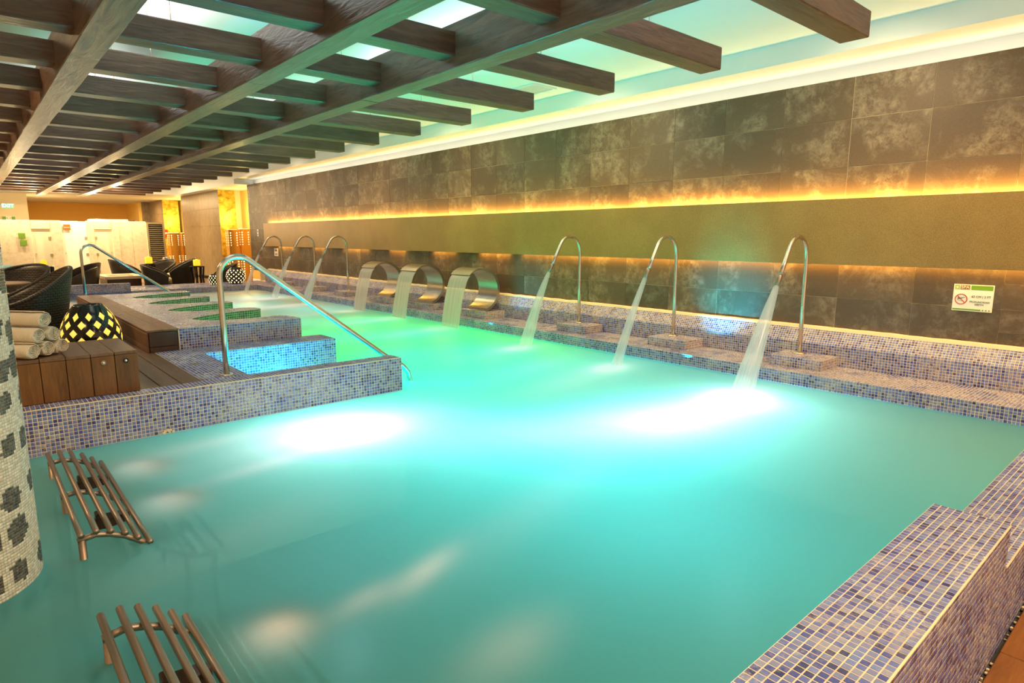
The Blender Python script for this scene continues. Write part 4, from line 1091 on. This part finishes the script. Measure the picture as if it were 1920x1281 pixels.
# wall faces -X: sign-local u runs towards -Y
sg = empty('depth_sign', (WX-.004, 1.470, .882)); tag(sg, 'white SPA depth sign with green bars on the dark wall tiles', 'sign')
RW = (PI/2, 0, -PI/2)
def srect(name, u0, u1, v0, v1, mat, d=.0015):  # u from left (+Y) to right (-Y)
    return MB().box(-d, 0, -u1, -u0, v0, v1).build(name, mat, sg)
srect('plate', -.148, .148, -.118, .118, 'sign_white', .003).location = (.002, 0, 0)
srect('green_bar', -.018, .140, .072, .110, 'sign_green').location = (-.001, 0, 0)
srect('logo_square', -.140, -.103, .072, .110, 'sign_lightgreen').location = (-.001, 0, 0)
srect('logo_panel', -.098, -.028, .072, .110, 'sign_brown').location = (-.001, 0, 0)
o = MB().add([(0, .0, .0)]+[(0, .012*math.cos(a)*(1 if k % 2 else .45), .012*math.sin(a)*(1 if k % 2 else .45)) for k, a in enumerate([2*PI*j/16 for j in range(16)])], [(0, 1+k, 1+(k+1) % 16) for k in range(16)]).build('flower_emblem', 'sign_white', sg); o.location = (-.0032, .1215, .091)
text('SPA', .038, (-.0035, .063, .091), RW, 'sign_white', sg)
text('62 CM | 2 FT', .026, (-.002, -.060, .012), RW, 'sign_ink', sg)
text('PROFUNDIDAD', .021, (-.002, -.052, -.034), RW, 'sign_ink', sg); text('DEPTH', .021, (-.002, -.052, -.057), RW, 'sign_ink', sg)
srect('green_line', -.144, .066, -.110, -.098, 'sign_green').location = (-.001, 0, 0)
for u in (.082, .105, .128): srect('green_square', u-.005, u+.005, -.110, -.098, 'sign_green').location = (-.001, 0, 0)
ring = MB(); pts = [(-.002, .085+.044*math.cos(2*PI*k/32), -.014+.044*math.sin(2*PI*k/32)) for k in range(33)]
ring.tube(pts, .0035, 6); ring.tube([(-.002, .085+.031, -.014+.031), (-.002, .085-.031, -.014-.031)], .003, 6); ring.build('prohibition_ring', 'sign_red', sg)
dv = MB(); dv.tube([(-.001, .113, -.018), (-.001, .095, -.008), (-.001, .058, .004)], [.003, .005, .002], 6); dv.tube([(-.001, .100, -.010), (-.001, .112, .002)], .002, 5); dv.lathe([(.001, -.004), (.005, 0), (.001, .004)], 10, (-.001, .104, -.001))
dv.tube([(-.001, .110-.004*k, -.030+.002*(k % 2)) for k in range(11)], .0012, 5); dv.build('diver_pictogram', 'sign_ink', sg)
for x, y, z, w, h, lab in ((6.672, 17.75, .98, .28, .22, 'small white notice on the lower wall tiles behind the far jet poles'), (6.672, 19.1, 1.52, .12, .20, 'narrow white switch plate at the far end of the long wall')):
    e = empty('wall_notice', (x, y, z)); tag(e, lab, 'sign'); MB().box(-.002, .006, -w/2, w/2, -h/2, h/2).build('plate', 'sign_white', e)
    MB().box(-.004, -.002, -w*.3, w*.3, h*.1, h*.3).build('red_line', 'sign_red', e); MB().box(-.004, -.002, -w*.3, w*.3, -h*.3, -h*.2).build('dark_line', 'sign_ink', e)
ex = empty('exit_sign', (1.41, 28.961, 2.50)); tag(ex, 'glowing green EXIT sign high on the far cream wall', 'exit sign')
MB().box(-.17, .17, 0, .04, -.085, .075, .004).build('box', 'exit_body', ex); text('EXIT', .17, (0, -.004, -.01), (PI/2, 0, 0), 'exit_glow', ex)
MB().box(-.18, .18, .0, .04, .078, .09).build('mount_bar', 'alu', ex)
es = empty('evacuation_sign', (1.40, 28.981, 2.06)); tag(es, 'green and white evacuation board below the EXIT sign', 'sign')
MB().box(-.17, .17, 0, .02, -.07, .07).build('plate', 'sign_white', es)
for s_ in (-1, 1):
    MB().box(.13*s_-.05, .13*s_+.05, -.004, 0, -.055, .055).build('green_square', 'sign_green', es)
    MB().add([(s_*.03, -.003, 0), (s_*.055, -.003, .02), (s_*.055, -.003, -.02)], [(0, 1, 2)]).build('arrow', 'sign_ink', es)
fx = empty('fire_alarm_plate', (6.665, 30.36, 1.55)); tag(fx, 'small red plate on the edge of the far gold pier', 'sign'); MB().box(-.01, .12, -.02, 0, -.15, .15).build('plate', 'sign_red', fx); MB().box(.01, .1, -.024, -.02, -.03, .03).build('band', 'sign_white', fx)
